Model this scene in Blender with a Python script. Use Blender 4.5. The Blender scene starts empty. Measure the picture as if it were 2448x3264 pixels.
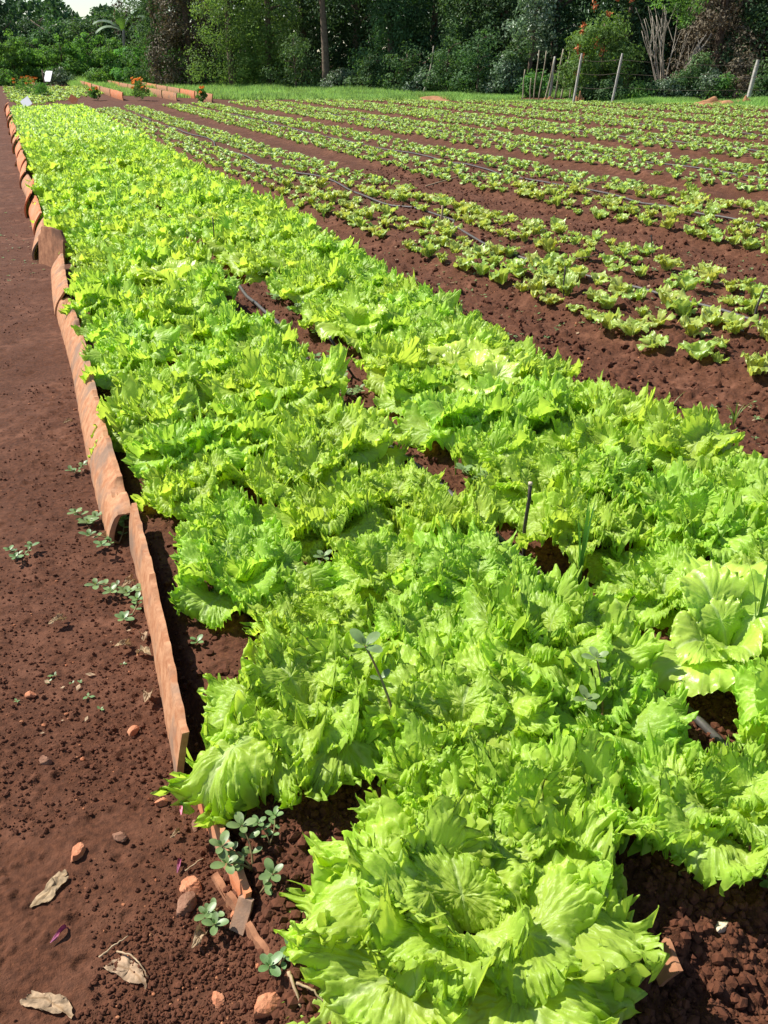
import bpy, math, random
import numpy as np
from math import radians, sin, cos, pi
from mathutils import Matrix, Vector

# ------------------------------------------------------------------ camera, sky, sun, exposure
scene = bpy.context.scene
col = scene.collection
CAM_H = 1.2; PITCH = radians(28.8); YAW = radians(22.5); FPX = 825.0
cam_data = bpy.data.cameras.new("camera")
cam = bpy.data.objects.new("camera", cam_data); col.objects.link(cam)
cam.location = (0, 0, CAM_H)
cam.rotation_euler = (pi/2 - PITCH, 0, -YAW)
cam_data.sensor_fit = 'VERTICAL'; cam_data.sensor_height = 36.0
cam_data.lens = FPX/1024*36.0
cam_data.clip_start = 0.02; cam_data.clip_end = 3000
scene.camera = cam

SUN_AZ = radians(-48)            # measured from +Y (along the beds) towards +X
SUN_EL = radians(50)
world = bpy.data.worlds.new("World"); scene.world = world; world.use_nodes = True
wn = world.node_tree; bg = wn.nodes['Background']
sky = wn.nodes.new('ShaderNodeTexSky'); sky.sky_type = 'NISHITA'; sky.sun_disc = False
sky.sun_elevation = SUN_EL; sky.sun_rotation = SUN_AZ
sky.air_density = 1.0; sky.dust_density = .4
wn.links.new(sky.outputs[0], bg.inputs[0]); bg.inputs[1].default_value = 0.08
sd = bpy.data.lights.new("sun", 'SUN'); sd.energy = 4.6; sd.angle = radians(0.55); sd.color = (1.0, 0.955, 0.87)
sun = bpy.data.objects.new("sun", sd); col.objects.link(sun)
to_sun = Vector((sin(SUN_AZ)*cos(SUN_EL), cos(SUN_AZ)*cos(SUN_EL), sin(SUN_EL)))
sun.rotation_euler = to_sun.to_track_quat('Z', 'Y').to_euler()
vs = scene.view_settings; vs.view_transform = 'Standard'; vs.look = 'None'; vs.gamma = 1; vs.exposure = 0.85
scene.cycles.max_bounces = 8; scene.cycles.transmission_bounces = 6; scene.cycles.diffuse_bounces = 4
scene.cycles.sample_clamp_indirect = 6

# ------------------------------------------------------------------ helpers
def tag(o, label=None, cat=None, group=None, kind=None):
    if label: o['label'] = label
    if cat: o['category'] = cat
    if group: o['group'] = group
    if kind: o['kind'] = kind
    return o

def np_mesh(name, V, F, uv=None, smooth=True):
    """V (n,3), F: list of arrays (m,3) / (m,4); uv (n,2) per vertex."""
    if not isinstance(F, (list, tuple)): F = [F]
    F = [f for f in F if len(f)]
    me = bpy.data.meshes.new(name)
    me.vertices.add(len(V)); me.vertices.foreach_set('co', np.asarray(V, np.float32).ravel())
    li = np.concatenate([f.ravel() for f in F]).astype(np.int32)
    tot = np.concatenate([np.full(len(f), f.shape[1]) for f in F]).astype(np.int32)
    st = np.concatenate([[0], np.cumsum(tot)[:-1]]).astype(np.int32)
    me.loops.add(len(li)); me.loops.foreach_set('vertex_index', li)
    me.polygons.add(len(tot)); me.polygons.foreach_set('loop_start', st)
    me.polygons.foreach_set('use_smooth', np.full(len(tot), smooth))
    me.update(calc_edges=True)
    if uv is not None:
        ul = me.uv_layers.new(name='UVMap')
        ul.data.foreach_set('uv', np.asarray(uv, np.float32)[li].ravel())
    return me

def link(name, me, mat=None, parent=None, loc=None, rz=None):
    o = bpy.data.objects.new(name, me); col.objects.link(o)
    if mat is not None and me is not None and not me.materials: me.materials.append(mat)
    if parent: o.parent = parent
    if loc is not None: o.location = loc
    if rz is not None: o.rotation_euler = (0, 0, rz)
    return o

def empty(name, loc, rz=0):
    o = bpy.data.objects.new(name, None); col.objects.link(o); o.location = loc; o.rotation_euler = (0, 0, rz)
    o.empty_display_size = .1
    return o

class MB:
    """collects vertex/face arrays into one mesh"""
    def __init__(s): s.V = []; s.F = {3: [], 4: []}; s.U = []; s.n = 0
    def add(s, V, F, uv=None):
        V = np.asarray(V, float).reshape(-1, 3)
        if not isinstance(F, (list, tuple)): F = [F]
        for f in F:
            f = np.asarray(f, int)
            if len(f): s.F[f.shape[1]].append(f + s.n)
        s.V.append(V); s.U.append(np.zeros((len(V), 2)) if uv is None else uv); s.n += len(V)
    def mesh(s, name, smooth=True):
        return np_mesh(name, np.concatenate(s.V), [np.concatenate(s.F[k]) for k in (3, 4) if s.F[k]], np.concatenate(s.U), smooth)

def grid_faces(nu, nv, wrap=False):
    """verts indexed i*nv + j ; i in nu (wrap optional), j in nv"""
    i = np.arange(nu if wrap else nu-1); j = np.arange(nv-1)
    I, J = np.meshgrid(i, j, indexing='ij'); I2 = (I+1) % nu
    return np.stack([I*nv+J, I2*nv+J, I2*nv+J+1, I*nv+J+1], -1).reshape(-1, 4)

def h2(ix, iy, seed):
    x = (ix.astype(np.int64)*374761393 + iy.astype(np.int64)*668265263 + seed*974634777) & 0xffffffff
    x = ((x ^ (x >> 13))*1274126177) & 0xffffffff
    x = x ^ (x >> 16)
    return (x & 0xffffff)/float(0xffffff)

def vnoise(x, y, seed=0):
    ix = np.floor(x); iy = np.floor(y); fx = x-ix; fy = y-iy
    ix = ix.astype(np.int64); iy = iy.astype(np.int64)
    fx = fx*fx*(3-2*fx); fy = fy*fy*(3-2*fy)
    a = h2(ix, iy, seed); b = h2(ix+1, iy, seed); c = h2(ix, iy+1, seed); d = h2(ix+1, iy+1, seed)
    return ((a*(1-fx)+b*fx)*(1-fy) + (c*(1-fx)+d*fx)*fy)*2-1

def fbm(x, y, seed=0, oct=4, gain=.5):
    s = 0; a = 1
    for k in range(oct):
        s = s + a*vnoise(x*2**k+17.3*k, y*2**k-9.1*k, seed+k); a *= gain
    return s

def lumps(x, y, s, seed, lo=.28, hi=.62, keep=1.0):
    """rounded clods of cell size s: height in the same unit"""
    cx = np.floor(x/s).astype(np.int64); cy = np.floor(y/s).astype(np.int64)
    out = np.zeros_like(x)
    for dx in (-1, 0, 1):
        for dy in (-1, 0, 1):
            ix = cx+dx; iy = cy+dy
            px = (ix+h2(ix, iy, seed))*s; py = (iy+h2(ix, iy, seed+7))*s
            r = s*(lo+(hi-lo)*h2(ix, iy, seed+3)**2)
            on = h2(ix, iy, seed+11) < keep
            d2 = (x-px)**2+(y-py)**2
            hgt = np.sqrt(np.clip(r*r-d2, 0, None))*on
            out = np.maximum(out, hgt)
    return out

def tube(mb, pts, rad, n=6, cap=True):
    pts = np.asarray(pts, float); m = len(pts)
    rad = np.broadcast_to(np.asarray(rad, float), (m,))
    t = np.gradient(pts, axis=0); t /= np.linalg.norm(t, axis=1)[:, None]+1e-9
    ref = np.array([0, 0, 1.]) if abs(t[:, 2]).mean() < .8 else np.array([1., 0, 0])
    a = np.cross(t, ref); a /= np.linalg.norm(a, axis=1)[:, None]+1e-9; b = np.cross(t, a)
    th = np.arange(n)*2*pi/n
    V = pts[:, None]+rad[:, None, None]*(a[:, None]*np.cos(th)[None, :, None]+b[:, None]*np.sin(th)[None, :, None])
    V = V.reshape(-1, 3)
    i = np.arange(m-1)[:, None]; j = np.arange(n)[None]; j2 = (j+1) % n
    F = np.stack([i*n+j, i*n+j2, (i+1)*n+j2, (i+1)*n+j], -1).reshape(-1, 4)
    fs = [F]
    if cap:
        V = np.concatenate([V, pts[:1], pts[-1:]])
        c0 = m*n; k = np.arange(n)
        fs.append(np.concatenate([np.stack([np.full(n, c0), (k+1) % n, k], -1),
                                  np.stack([np.full(n, c0+1), (m-1)*n+k, (m-1)*n+(k+1) % n], -1)]))
    mb.add(V, fs)

def rotz(a):
    c, s = cos(a), sin(a); return np.array([[c, -s, 0], [s, c, 0], [0, 0, 1]])
def rotm(ax, ay, az): return np.array(Matrix.Rotation(az, 3, 'Z') @ Matrix.Rotation(ay, 3, 'Y') @ Matrix.Rotation(ax, 3, 'X'))

ORD = ['', 'first', 'second', 'third', 'fourth', 'fifth', 'sixth', 'seventh', 'eighth', 'ninth', 'tenth']
def ordinal(n):
    if n <= 10: return ORD[n]
    return f"{n}{'th' if 10 < n % 100 < 14 else {1: 'st', 2: 'nd', 3: 'rd'}.get(n % 10, 'th')}"

# ------------------------------------------------------------------ materials
def new_mat(name):
    m = bpy.data.materials.new(name); m.use_nodes = True
    nt = m.node_tree; return m, nt, nt.nodes['Principled BSDF'], nt.nodes['Material Output']
def N(nt, t, **kw):
    n = nt.nodes.new(t)
    for k, v in kw.items():
        if hasattr(n, k): setattr(n, k, v)
        else: n.inputs[k].default_value = v
    return n
def mixc(nt, fac, a, b, mode='MIX'):
    n = nt.nodes.new('ShaderNodeMix'); n.data_type = 'RGBA'; n.blend_type = mode
    for s, v in ((n.inputs[0], fac), (n.inputs[6], a), (n.inputs[7], b)):
        if hasattr(v, 'is_linked') or hasattr(v, 'links'): nt.links.new(v, s)
        else: s.default_value = v if isinstance(v, (int, float)) else (*v, 1)
    return n.outputs[2]
def ramp(nt, fac, stops):
    n = nt.nodes.new('ShaderNodeValToRGB'); e = n.color_ramp.elements
    while len(e) < len(stops): e.new(.5)
    for q, (p, c) in zip(e, stops): q.position = p; q.color = (*c, 1) if len(c) == 3 else c
    nt.links.new(fac, n.inputs[0]); return n.outputs[0]
def noise(nt, vec, scale, detail=4, rough=.5):
    n = N(nt, 'ShaderNodeTexNoise', Scale=scale, Detail=detail, Roughness=rough)
    if vec is not None: nt.links.new(vec, n.inputs['Vector'])
    return n.outputs[0]
def bump(nt, h, strength, dist, bs):
    n = N(nt, 'ShaderNodeBump', Strength=strength, Distance=dist)
    nt.links.new(h, n.inputs['Height']); nt.links.new(n.outputs[0], bs.inputs['Normal']); return n
def G(v): return (v, v, v)

def soil_mat(name, dark, light, dust, sc=1.0, rough=.95):
    m, nt, bs, out = new_mat(name)
    pos = N(nt, 'ShaderNodeNewGeometry').outputs['Position']
    a = ramp(nt, noise(nt, pos, 2.2*sc, 6, .6), [(.38, G(0)), (.64, G(1))])
    b = ramp(nt, noise(nt, pos, 90*sc, 3, .6), [(.35, G(0)), (.68, G(1))])
    c = mixc(nt, b, dark, light)
    n5 = ramp(nt, noise(nt, pos, 14*sc, 5, .65), [(.45, G(0)), (.66, G(1))])
    md = N(nt, 'ShaderNodeMath', operation='MULTIPLY'); nt.links.new(a, md.inputs[0]); nt.links.new(n5, md.inputs[1])
    c = mixc(nt, md.outputs[0], c, dust)
    vo = N(nt, 'ShaderNodeTexVoronoi', Scale=150*sc); nt.links.new(pos, vo.inputs['Vector'])
    sp = ramp(nt, vo.outputs['Color'], [(.90, G(0)), (.93, G(1))])
    d = ramp(nt, vo.outputs['Distance'], [(.12, G(1)), (.3, G(0))])
    mm = N(nt, 'ShaderNodeMath', operation='MULTIPLY'); nt.links.new(sp, mm.inputs[0]); nt.links.new(d, mm.inputs[1])
    c = mixc(nt, mm.outputs[0], c, (.33, .13, .06))
    nt.links.new(c, bs.inputs['Base Color']); bs.inputs['Roughness'].default_value = rough
    bs.inputs['Specular IOR Level'].default_value = .25
    hh = mixc(nt, .5, noise(nt, pos, 260*sc, 3, .7), noise(nt, pos, 70*sc, 4, .7))
    bump(nt, hh, .9, .006, bs)
    return m

def leaf_mat(name, base, trans, tmix=.45, vein=(.5, .68, .25), rough=.38, hue=.03, veins=True, edge=None, spec=.5, blister=.0, gap=None, nsc=9, var=(.72, 1.3)):
    m, nt, bs, out = new_mat(name)
    oi = N(nt, 'ShaderNodeObjectInfo')
    geo = N(nt, 'ShaderNodeNewGeometry').outputs['Position']
    tc = N(nt, 'ShaderNodeTexCoord').outputs['Object']
    n1 = noise(nt, tc, nsc, 3)
    hs = N(nt, 'ShaderNodeHueSaturation')
    mvar = var
    mr = N(nt, 'ShaderNodeMapRange'); mr.inputs[3].default_value = .5-hue; mr.inputs[4].default_value = .5+hue*.7
    nt.links.new(oi.outputs['Random'], mr.inputs[0]); nt.links.new(mr.outputs[0], hs.inputs['Hue'])
    mv = N(nt, 'ShaderNodeMapRange'); mv.inputs[1].default_value = .3; mv.inputs[2].default_value = .7; mv.inputs[3].default_value = var[0]; mv.inputs[4].default_value = var[1]
    nt.links.new(n1, mv.inputs[0]); nt.links.new(mv.outputs[0], hs.inputs['Value'])
    c = base
    if veins:
        uv = N(nt, 'ShaderNodeUVMap').outputs[0]
        sx = N(nt, 'ShaderNodeSeparateXYZ'); nt.links.new(uv, sx.inputs[0])
        ab = N(nt, 'ShaderNodeMath', operation='ABSOLUTE'); nt.links.new(sx.outputs[0], ab.inputs[0])
        mid = ramp(nt, ab.outputs[0], [(.0, G(1)), (.035, G(0))])
        # side veins: lines of constant y - 0.9|x|
        m1 = N(nt, 'ShaderNodeMath', operation='MULTIPLY'); m1.inputs[1].default_value = 1.1; nt.links.new(ab.outputs[0], m1.inputs[0])
        m2 = N(nt, 'ShaderNodeMath', operation='SUBTRACT'); nt.links.new(sx.outputs[1], m2.inputs[0]); nt.links.new(m1.outputs[0], m2.inputs[1])
        m3 = N(nt, 'ShaderNodeMath', operation='MULTIPLY'); m3.inputs[1].default_value = 38; nt.links.new(m2.outputs[0], m3.inputs[0])
        m4 = N(nt, 'ShaderNodeMath', operation='SINE'); nt.links.new(m3.outputs[0], m4.inputs[0])
        sv = ramp(nt, m4.outputs[0], [(.95, G(0)), (1.0, G(.28))])
        ad = N(nt, 'ShaderNodeMath', operation='MAXIMUM'); nt.links.new(mid, ad.inputs[0]); nt.links.new(sv, ad.inputs[1])
        c = mixc(nt, ad.outputs[0], base, vein)
        if edge is not None:
            yy = ramp(nt, sx.outputs[1], [(.55, G(0)), (1.0, G(1))])
            c = mixc(nt, yy, c, edge)
            c2 = mixc(nt, ad.outputs[0], c, vein); c = c2
    if hasattr(c, 'links'): nt.links.new(c, hs.inputs['Color'])
    else: hs.inputs['Color'].default_value = (*c, 1)
    nt.links.new(hs.outputs[0], bs.inputs['Base Color'])
    bs.inputs['Roughness'].default_value = rough; bs.inputs['Specular IOR Level'].default_value = spec
    if blister > 0:
        bump(nt, noise(nt, tc, 110, 3, .55), .7, blister, bs)
    tr = N(nt, 'ShaderNodeBsdfTranslucent')
    h2_ = N(nt, 'ShaderNodeHueSaturation'); nt.links.new(mr.outputs[0], h2_.inputs['Hue']); nt.links.new(mv.outputs[0], h2_.inputs['Value'])
    h2_.inputs['Color'].default_value = (*trans, 1); nt.links.new(h2_.outputs[0], tr.inputs[0])
    mx = N(nt, 'ShaderNodeMixShader'); mx.inputs[0].default_value = tmix
    nt.links.new(bs.outputs[0], mx.inputs[1]); nt.links.new(tr.outputs[0], mx.inputs[2]); nt.links.new(mx.outputs[0], out.inputs[0])
    return m

def plain_mat(name, c1, c2, scale=30, rough=.8, bmp=.3, bd=.004, spec=.3, contrast=(.35, .65), c3=None):
    m, nt, bs, out = new_mat(name)
    tc = N(nt, 'ShaderNodeTexCoord').outputs['Object']
    n1 = noise(nt, tc, scale, 6, .65)
    c = mixc(nt, ramp(nt, n1, [(contrast[0], G(0)), (contrast[1], G(1))]), c1, c2)
    if c3 is not None:
        n2 = ramp(nt, noise(nt, tc, scale*.22, 5, .6), [(.5, G(0)), (.63, G(1))])
        c = mixc(nt, n2, c, c3)
    nt.links.new(c, bs.inputs['Base Color']); bs.inputs['Roughness'].default_value = rough
    bs.inputs['Specular IOR Level'].default_value = spec
    if bmp: bump(nt, noise(nt, tc, scale*3, 4, .6), bmp, bd, bs)
    return m

M = {}
M['soil'] = soil_mat('red_soil', (.052, .0185, .0082), (.112, .041, .019), (.170, .072, .040))
M['crumb'] = plain_mat('soil_crumb', (.065, .022, .010), (.115, .040, .019), 60, .95, .6, .002)
M['gravel'] = plain_mat('orange_gravel', (.30, .09, .035), (.42, .20, .10), 40, .9, .5, .002)
M['lettuce'] = leaf_mat('lettuce_leaf', (.42, .57, .085), (.62, .84, .08), .48, (.54, .68, .24), .42, .012, True, (.38, .60, .08), .42, .0025, var=(.85, 1.18))
M['yellow'] = leaf_mat('yellow_lettuce_leaf', (.45, .62, .08), (.62, .82, .09), .42, (.6, .72, .25), .34, .01, True, (.52, .66, .10), .55, .0015)
M['seedling'] = leaf_mat('young_lettuce_leaf', (.42, .50, .12), (.62, .72, .10), .42, (.45, .6, .2), .36, .022, True, (.36, .54, .10), .5)
M['tile'] = plain_mat('fired_clay', (.33, .14, .065), (.47, .245, .13), 30, .85, .5, .003, .25, (.38, .62), (.24, .15, .10))
M['tile_red'] = plain_mat('red_fired_clay', (.46, .14, .055), (.58, .22, .10), 26, .85, .5, .003, .25, (.38, .62), (.44, .23, .13))
M['tile_old'] = plain_mat('stained_clay', (.20, .085, .045), (.36, .17, .09), 22, .9, .5, .003, .2, (.35, .62), (.13, .065, .04))
M['hose'] = plain_mat('black_hose', (.05, .048, .045), (.10, .085, .075), 60, .55, .2, .001, .4)
M['purslane'] = leaf_mat('weed_leaf', (.17, .27, .095), (.22, .36, .06), .25, rough=.42, veins=False, hue=.02, nsc=40, var=(.65, 1.3))
M['stem'] = plain_mat('weed_stem', (.22, .12, .06), (.20, .20, .08), 30, .6, 0)
M['grass'] = leaf_mat('grass_blade', (.11, .24, .04), (.20, .42, .04), .4, veins=False, rough=.45)
M['dry'] = leaf_mat('dry_leaf', (.46, .33, .20), (.45, .3, .14), .2, (.32, .21, .11), .85, .01, True, None, .15, .002, nsc=70, var=(.45, 1.25))
M['petal'] = plain_mat('magenta_petal', (.55, .10, .20), (.75, .35, .40), 120, .6, 0)
M['purple'] = plain_mat('purple_petal', (.16, .03, .09), (.30, .07, .13), 120, .6, 0)
M['stone'] = plain_mat('orange_stone', (.38, .13, .06), (.52, .24, .13), 40, .9, .6, .003)
M['stone_dark'] = plain_mat('brown_stone', (.16, .07, .04), (.30, .16, .10), 50, .9, .6, .003)
M['twig'] = plain_mat('dry_twig', (.28, .19, .11), (.45, .33, .2), 60, .8, .2, .001)
M['stick'] = plain_mat('dark_stick', (.035, .03, .025), (.07, .055, .045), 60, .7, .3, .001)
M['sticktip'] = plain_mat('pale_cut_end', (.5, .4, .28), (.62, .52, .38), 60, .8, 0)

# ------------------------------------------------------------------ ground relief
# the right-hand beds fan out slightly near the camera
def bed_x(x0, y): return x0 + .45*np.exp(-(y-2.0)/3.5) + .20*(x0-2)*np.exp(-y/14)
def bed_x_inv(x, y):
    e = .20*np.exp(-y/14); return (x - .45*np.exp(-(y-2.0)/3.5) + 2*e)/(1+e)
#        x0    x1   (at large y)
BEDS = [(2.20, 3.32), (4.0, 5.35), (6.1, 7.4), (8.2, 9.5), (10.3, 11.6), (12.4, 13.7), (14.5, 15.8), (16.6, 17.9), (18.7, 20.0), (20.8, 22)]
def sm(a, b, x): t = np.clip((x-a)/(b-a), 0, 1); return t*t*(3-2*t)
def field_end(x):
    return np.interp(x, [0, 2, 3.5, 6, 9, 12, 15.8, 19.2, 24], [24.5, 24.5, 25.5, 27, 27.5, 25.8, 23.3, 19.0, 14.5])
def bed_level(x, y):
    """smooth height without crumbs"""
    z = np.zeros_like(x)
    ed = .13 + .0*y
    near = sm(.50, .72, y + .10*x)
    mb_ = sm(ed-.02, ed+.03, x)*(1-sm(1.95, 2.15, x))*near*(1-sm(24.5, 25, y))
    z = z + .045*mb_ - .02*np.exp(-((x-1.05)/.10)**2)*mb_
    xd = bed_x_inv(x, np.maximum(y, 1.2))
    for a, b in BEDS:
        z = z + .055*sm(a-.12, a+.08, xd)*(1-sm(b-.08, b+.12, xd))*(1-sm(field_end(x)-.2, field_end(x)+.4, y))
    z = z - .012*np.exp(-((xd-1.95)/.12)**2)
    far = np.sqrt(x*x+y*y)
    z = z + .3*sm(60, 200, far)*0
    return z
def ground_z(x, y):
    x = np.asarray(x, float); y = np.asarray(y, float)
    z = bed_level(x, y)
    r = np.sqrt(x*x+y*y)
    soft = sm(.12, .3, x)*1.0                   # tilled soil right of the edging, trodden path left of it
    fade = 1-sm(9, 18, r)
    z = z + .012*fbm(x*1.3, y*1.3, 5, 3) + (.006+.006*soft)*fbm(x*7, y*7, 9, 3)
    path = (1-soft)
    hm = np.clip(fbm(x*3, y*3, 21, 2)*.7+.5, 0, 1)
    z = z + fade*(path*(1.0*lumps(x, y, .020, 3, .15, .5, .5)*hm + .8*lumps(x, y, .011, 4, .2, .5, .6)*hm - .5*lumps(x, y, .03, 6, .2, .5, .25))
                  + soft*(.9*lumps(x, y, .055, 31, .15, .5, .5) + .9*lumps(x, y, .024, 32, .25, .6, .8) + .9*lumps(x, y, .012, 33, .25, .55, .8)))
    return z
def gz(x, y): return float(ground_z(np.array([x]), np.array([y]))[0])

def build_ground():
    rings = np.concatenate([np.linspace(.02, .40, 16)[:-1], np.exp(np.linspace(np.log(.40), np.log(5.0), 900))[:-1],
                            np.exp(np.linspace(np.log(5), np.log(30), 330))[:-1], np.exp(np.linspace(np.log(30), np.log(900), 60))])
    a = np.concatenate([np.radians(np.arange(-180, -30, 4.)), np.radians(np.linspace(-30, 92, 760))[:-1], np.radians(np.arange(92, 180, 4.))])
    A, R = np.meshgrid(a, rings, indexing='ij')
    X = R*np.sin(A); Y = R*np.cos(A)
    Z = ground_z(X.ravel(), Y.ravel())
    V = np.stack([X.ravel(), Y.ravel(), Z], -1)
    F = grid_faces(len(a), len(rings), wrap=True)[:, ::-1]
    me = np_mesh('ground', V, F)
    o = link('ground', me, M['soil']); tag(o, kind='structure')
build_ground()

# ------------------------------------------------------------------ lettuce
def leaf(rng, L, W, nphi, nrho, a0, kap, az, base_r, base_z, ruf=1.0, teeth=1.0, cup=.5, side=0., blist=1.0, droop_side=0., recurve=.15):
    """one frilly leaf: a polar sheet round the blade's middle, ruffled towards its rim, bent along its rib"""
    ph = np.linspace(-pi, pi, nphi, endpoint=False)            # 0 = tip
    rho = 1-(1-np.linspace(0, 1, nrho))**1.9
    Ph, Rh = np.meshgrid(ph, rho, indexing='ij')
    s1, s2, s3, s4 = rng.random(4)*100
    n1 = rng.integers(5, 8); n2 = rng.integers(17, 23); n3 = rng.integers(44, 54); n2 = min(n2, nphi//8); n3 = min(n3, nphi//7)
    c_, s_ = np.cos(Ph), np.sin(Ph)
    nz = lambda k, s: vnoise(np.cos(Ph)*k+s, np.sin(Ph)*k+s*.37, 3)
    nb = sm(-1.02, -.45, c_)                                   # fade everything near the base
    rmod = 1+nb*(.045*np.sin(n1*Ph+s1+1.2*nz(1.5, s2))+.03*nz(3.5, s3))
    tooth = np.abs(((Ph*n3*1.1/(2*pi)+.35*nz(5, s1)) % 1)*2-1)
    rmod = rmod + nb*.022*teeth*(tooth-.4)*Rh**12
    # trochoid folding of the rim
    X0 = np.sin(Ph)*Rh; Y0 = np.cos(Ph)*Rh                   # the crests wander instead of running straight to the middle
    p2 = n2*Ph+s2+2.2*nz(2.2, s3)+2.4*vnoise(X0*3.4+s1, Y0*3.4+s4, 21)+.8*vnoise(X0*7+s1, Y0*7+s4, 22)
    p3 = n3*Ph+s3+3.0*nz(3.1, s1)+2.6*vnoise(X0*5+s2, Y0*5+s3, 23)+.8*vnoise(X0*11+s1, Y0*11+s4, 24)
    amp_n = .65+.6*nz(2.0, s4)
    fold = ruf*nb*Rh**4*amp_n
    Phf = Ph + .9*fold*np.sin(2*p2)/n2 + .7*ruf*nb*Rh**8*np.sin(2*p3)/n3
    Rf = Rh*rmod + .02*fold*np.cos(p2) + .07*ruf*nb*Rh**6*(np.abs(np.sin(.5*p3+1.3))-.6) + .03*ruf*nb*Rh**4*(np.abs(np.sin(.5*p2+.7))-.6)
    Rf = np.minimum(Rf, 1.06)
    cf, sf = np.cos(Phf), np.sin(Phf)
    cf = np.where(cf > 0, cf*(1.3-.3*cf*cf), cf)
    yc = .57
    back = np.clip(-cf, 0, 1)
    sq = np.where(cf > 0, sf*(1.0+.35*(1-sf*sf)*np.clip(cf*3, 0, 1)), sf)
    X = W*sq*Rf*(1-.80*back**1.1*np.minimum(Rf, 1.3))
    Y = yc + np.where(cf > 0, (1-yc)*cf, yc*cf)*Rf
    uvx, uvy = X/1.0, Y
    q = 3.1*Rh
    wx = vnoise(X*13+s1, Y*13+s2, 11); wy = vnoise(X*13+s2, Y*13+s3, 12); w3 = vnoise(X*24+s3, Y*24+s1, 13)
    rim = ruf*nb*Rh**5
    X = X + rim*(.026*wx+.022*w3); Y = Y + rim*(.022*wy+.020*vnoise(X*26+s4, Y*26, 14))
    D = ruf*nb*(.035*Rh**5*np.sin(n1*Ph+s1+1.5*nz(1.2, s3)) + .068*amp_n*Rh**6.5*np.sin(p2) + .058*Rh**8*np.sin(p3)*(.8+.5*nz(4, s2))
                + .11*Rh**1.5*vnoise(X*4.2+s2, Y*4.2+s4, 15) + .050*Rh**4*vnoise(X*11+s4, Y*11+s3, 16) + .034*Rh**5*vnoise(X*27+s4, Y*27+s3, 17))
    D = D - recurve*nb*Rh**3.5*(.8+.5*nz(1.3, s1))
    bl = blist*(.016*vnoise(X*17+s1, Y*17, 5)+.015*vnoise(X*38+s2, Y*38, 6)+.008*vnoise(X*75+s2, Y*75, 8))*sm(0, .25, Y)
    D = D + bl - .020*np.exp(-(X/.035)**2)
    # bend along the rib
    t = np.linspace(-.1, 1.35, 240)
    ang = a0 - kap*np.clip(t, 0, None)**1.35
    mx_ = np.concatenate([[0], np.cumsum(np.cos(ang[:-1]))])*(t[1]-t[0]); mz = np.concatenate([[0], np.cumsum(np.sin(ang[:-1]))])*(t[1]-t[0])
    k0 = np.argmin(abs(t)); mx_ -= mx_[k0]; mz -= mz[k0]
    bx = np.interp(Y, t, mx_); bz = np.interp(Y, t, mz); ba = np.interp(Y, t, ang)
    curl = D + cup*X*X/(W+.2)                               # + = towards the plant's axis
    px = bx - np.sin(ba)*curl; pz = bz + np.cos(ba)*curl
    py = X*(1-.25*abs(cup)*np.abs(X)/W) + side*np.clip(Y, 0, 2)**2
    pz = pz - droop_side*np.abs(X)**1.5
    P = np.stack([base_r + px*L, py*L, base_z + pz*L], -1).reshape(-1, 3) @ rotz(az).T
    uv = np.stack([uvx.ravel(), uvy.ravel()], -1)
    F = grid_faces(nphi, nrho, wrap=True)
    return P, F, uv

def lettuce_mesh(name, seed, nphi, nrho, nleaf, size=.19, ruf=1.0, teeth=1.0, width=.50, spread=1.0, blist=1.0, extra=()):
    rng = np.random.default_rng(seed); mb = MB()
    for k in range(nleaf):
        t = k/(nleaf-1)                                        # 0 outer .. 1 heart
        az = k*2.39996+rng.normal(0, .25)
        L = size*(1.06-.46*t**1.3)*rng.uniform(.88, 1.10)
        a0 = radians(34+46*t**.8+rng.normal(0, 7)); kap = (radians(88-20*t)+rng.normal(0, .25))*spread
        P, F, uv = leaf(rng, L, width*rng.uniform(.85, 1.15), nphi, nrho, a0, kap, az, .020*(1-t)+.002, .012+.02*t,
                        ruf*rng.uniform(.8, 1.2)*(.85+.55*t), teeth, rng.uniform(.15, .75)+.3*t, rng.normal(0, .18), blist)
        P[:, 2] = np.maximum(P[:, 2], .004+.006*np.abs(np.sin(P[:, 0]*150)))
        mb.add(P, F, uv)
    for az, L, a0, kap, w in extra:                            # single long leaves flopping outwards
        P, F, uv = leaf(rng, L, w, nphi, nrho, a0, kap, az, .02, .03, 1.7, teeth, .5, .0, blist)
        P[:, 2] = np.maximum(P[:, 2], .010); mb.add(P, F, uv)
    return mb.mesh(name)

flop = lettuce_mesh('lettuce_with_flopping_leaf', 131, 340, 21, 17, .195, 1.25, 1, .58, extra=[(radians(208), .31, radians(36), radians(78), .25), (radians(226), .22, radians(38), radians(85), .42)])
flop.materials.append(M['lettuce'])
hi = [lettuce_mesh('lettuce_near', 100+i, 360, 23, 16, .190, 1.1+.12*(i % 3), 1, .56) for i in range(6)]
mid = [lettuce_mesh('lettuce_middle', 200+i, 230, 14, 16, .195, 1.05, 1, .60) for i in range(5)]
low = [lettuce_mesh('lettuce_distant', 300+i, 130, 10, 14, .195, 1.05, .6, .60) for i in range(4)]
loose = [lettuce_mesh('loose_lettuce', 400+i, 160, 14, 11, .23, .45, .35, .46, .75, .7) for i in range(3)]
for m_ in hi+mid+low: m_.materials.append(M['lettuce'])
for m_ in loose: m_.materials.append(M['yellow'])

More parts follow.
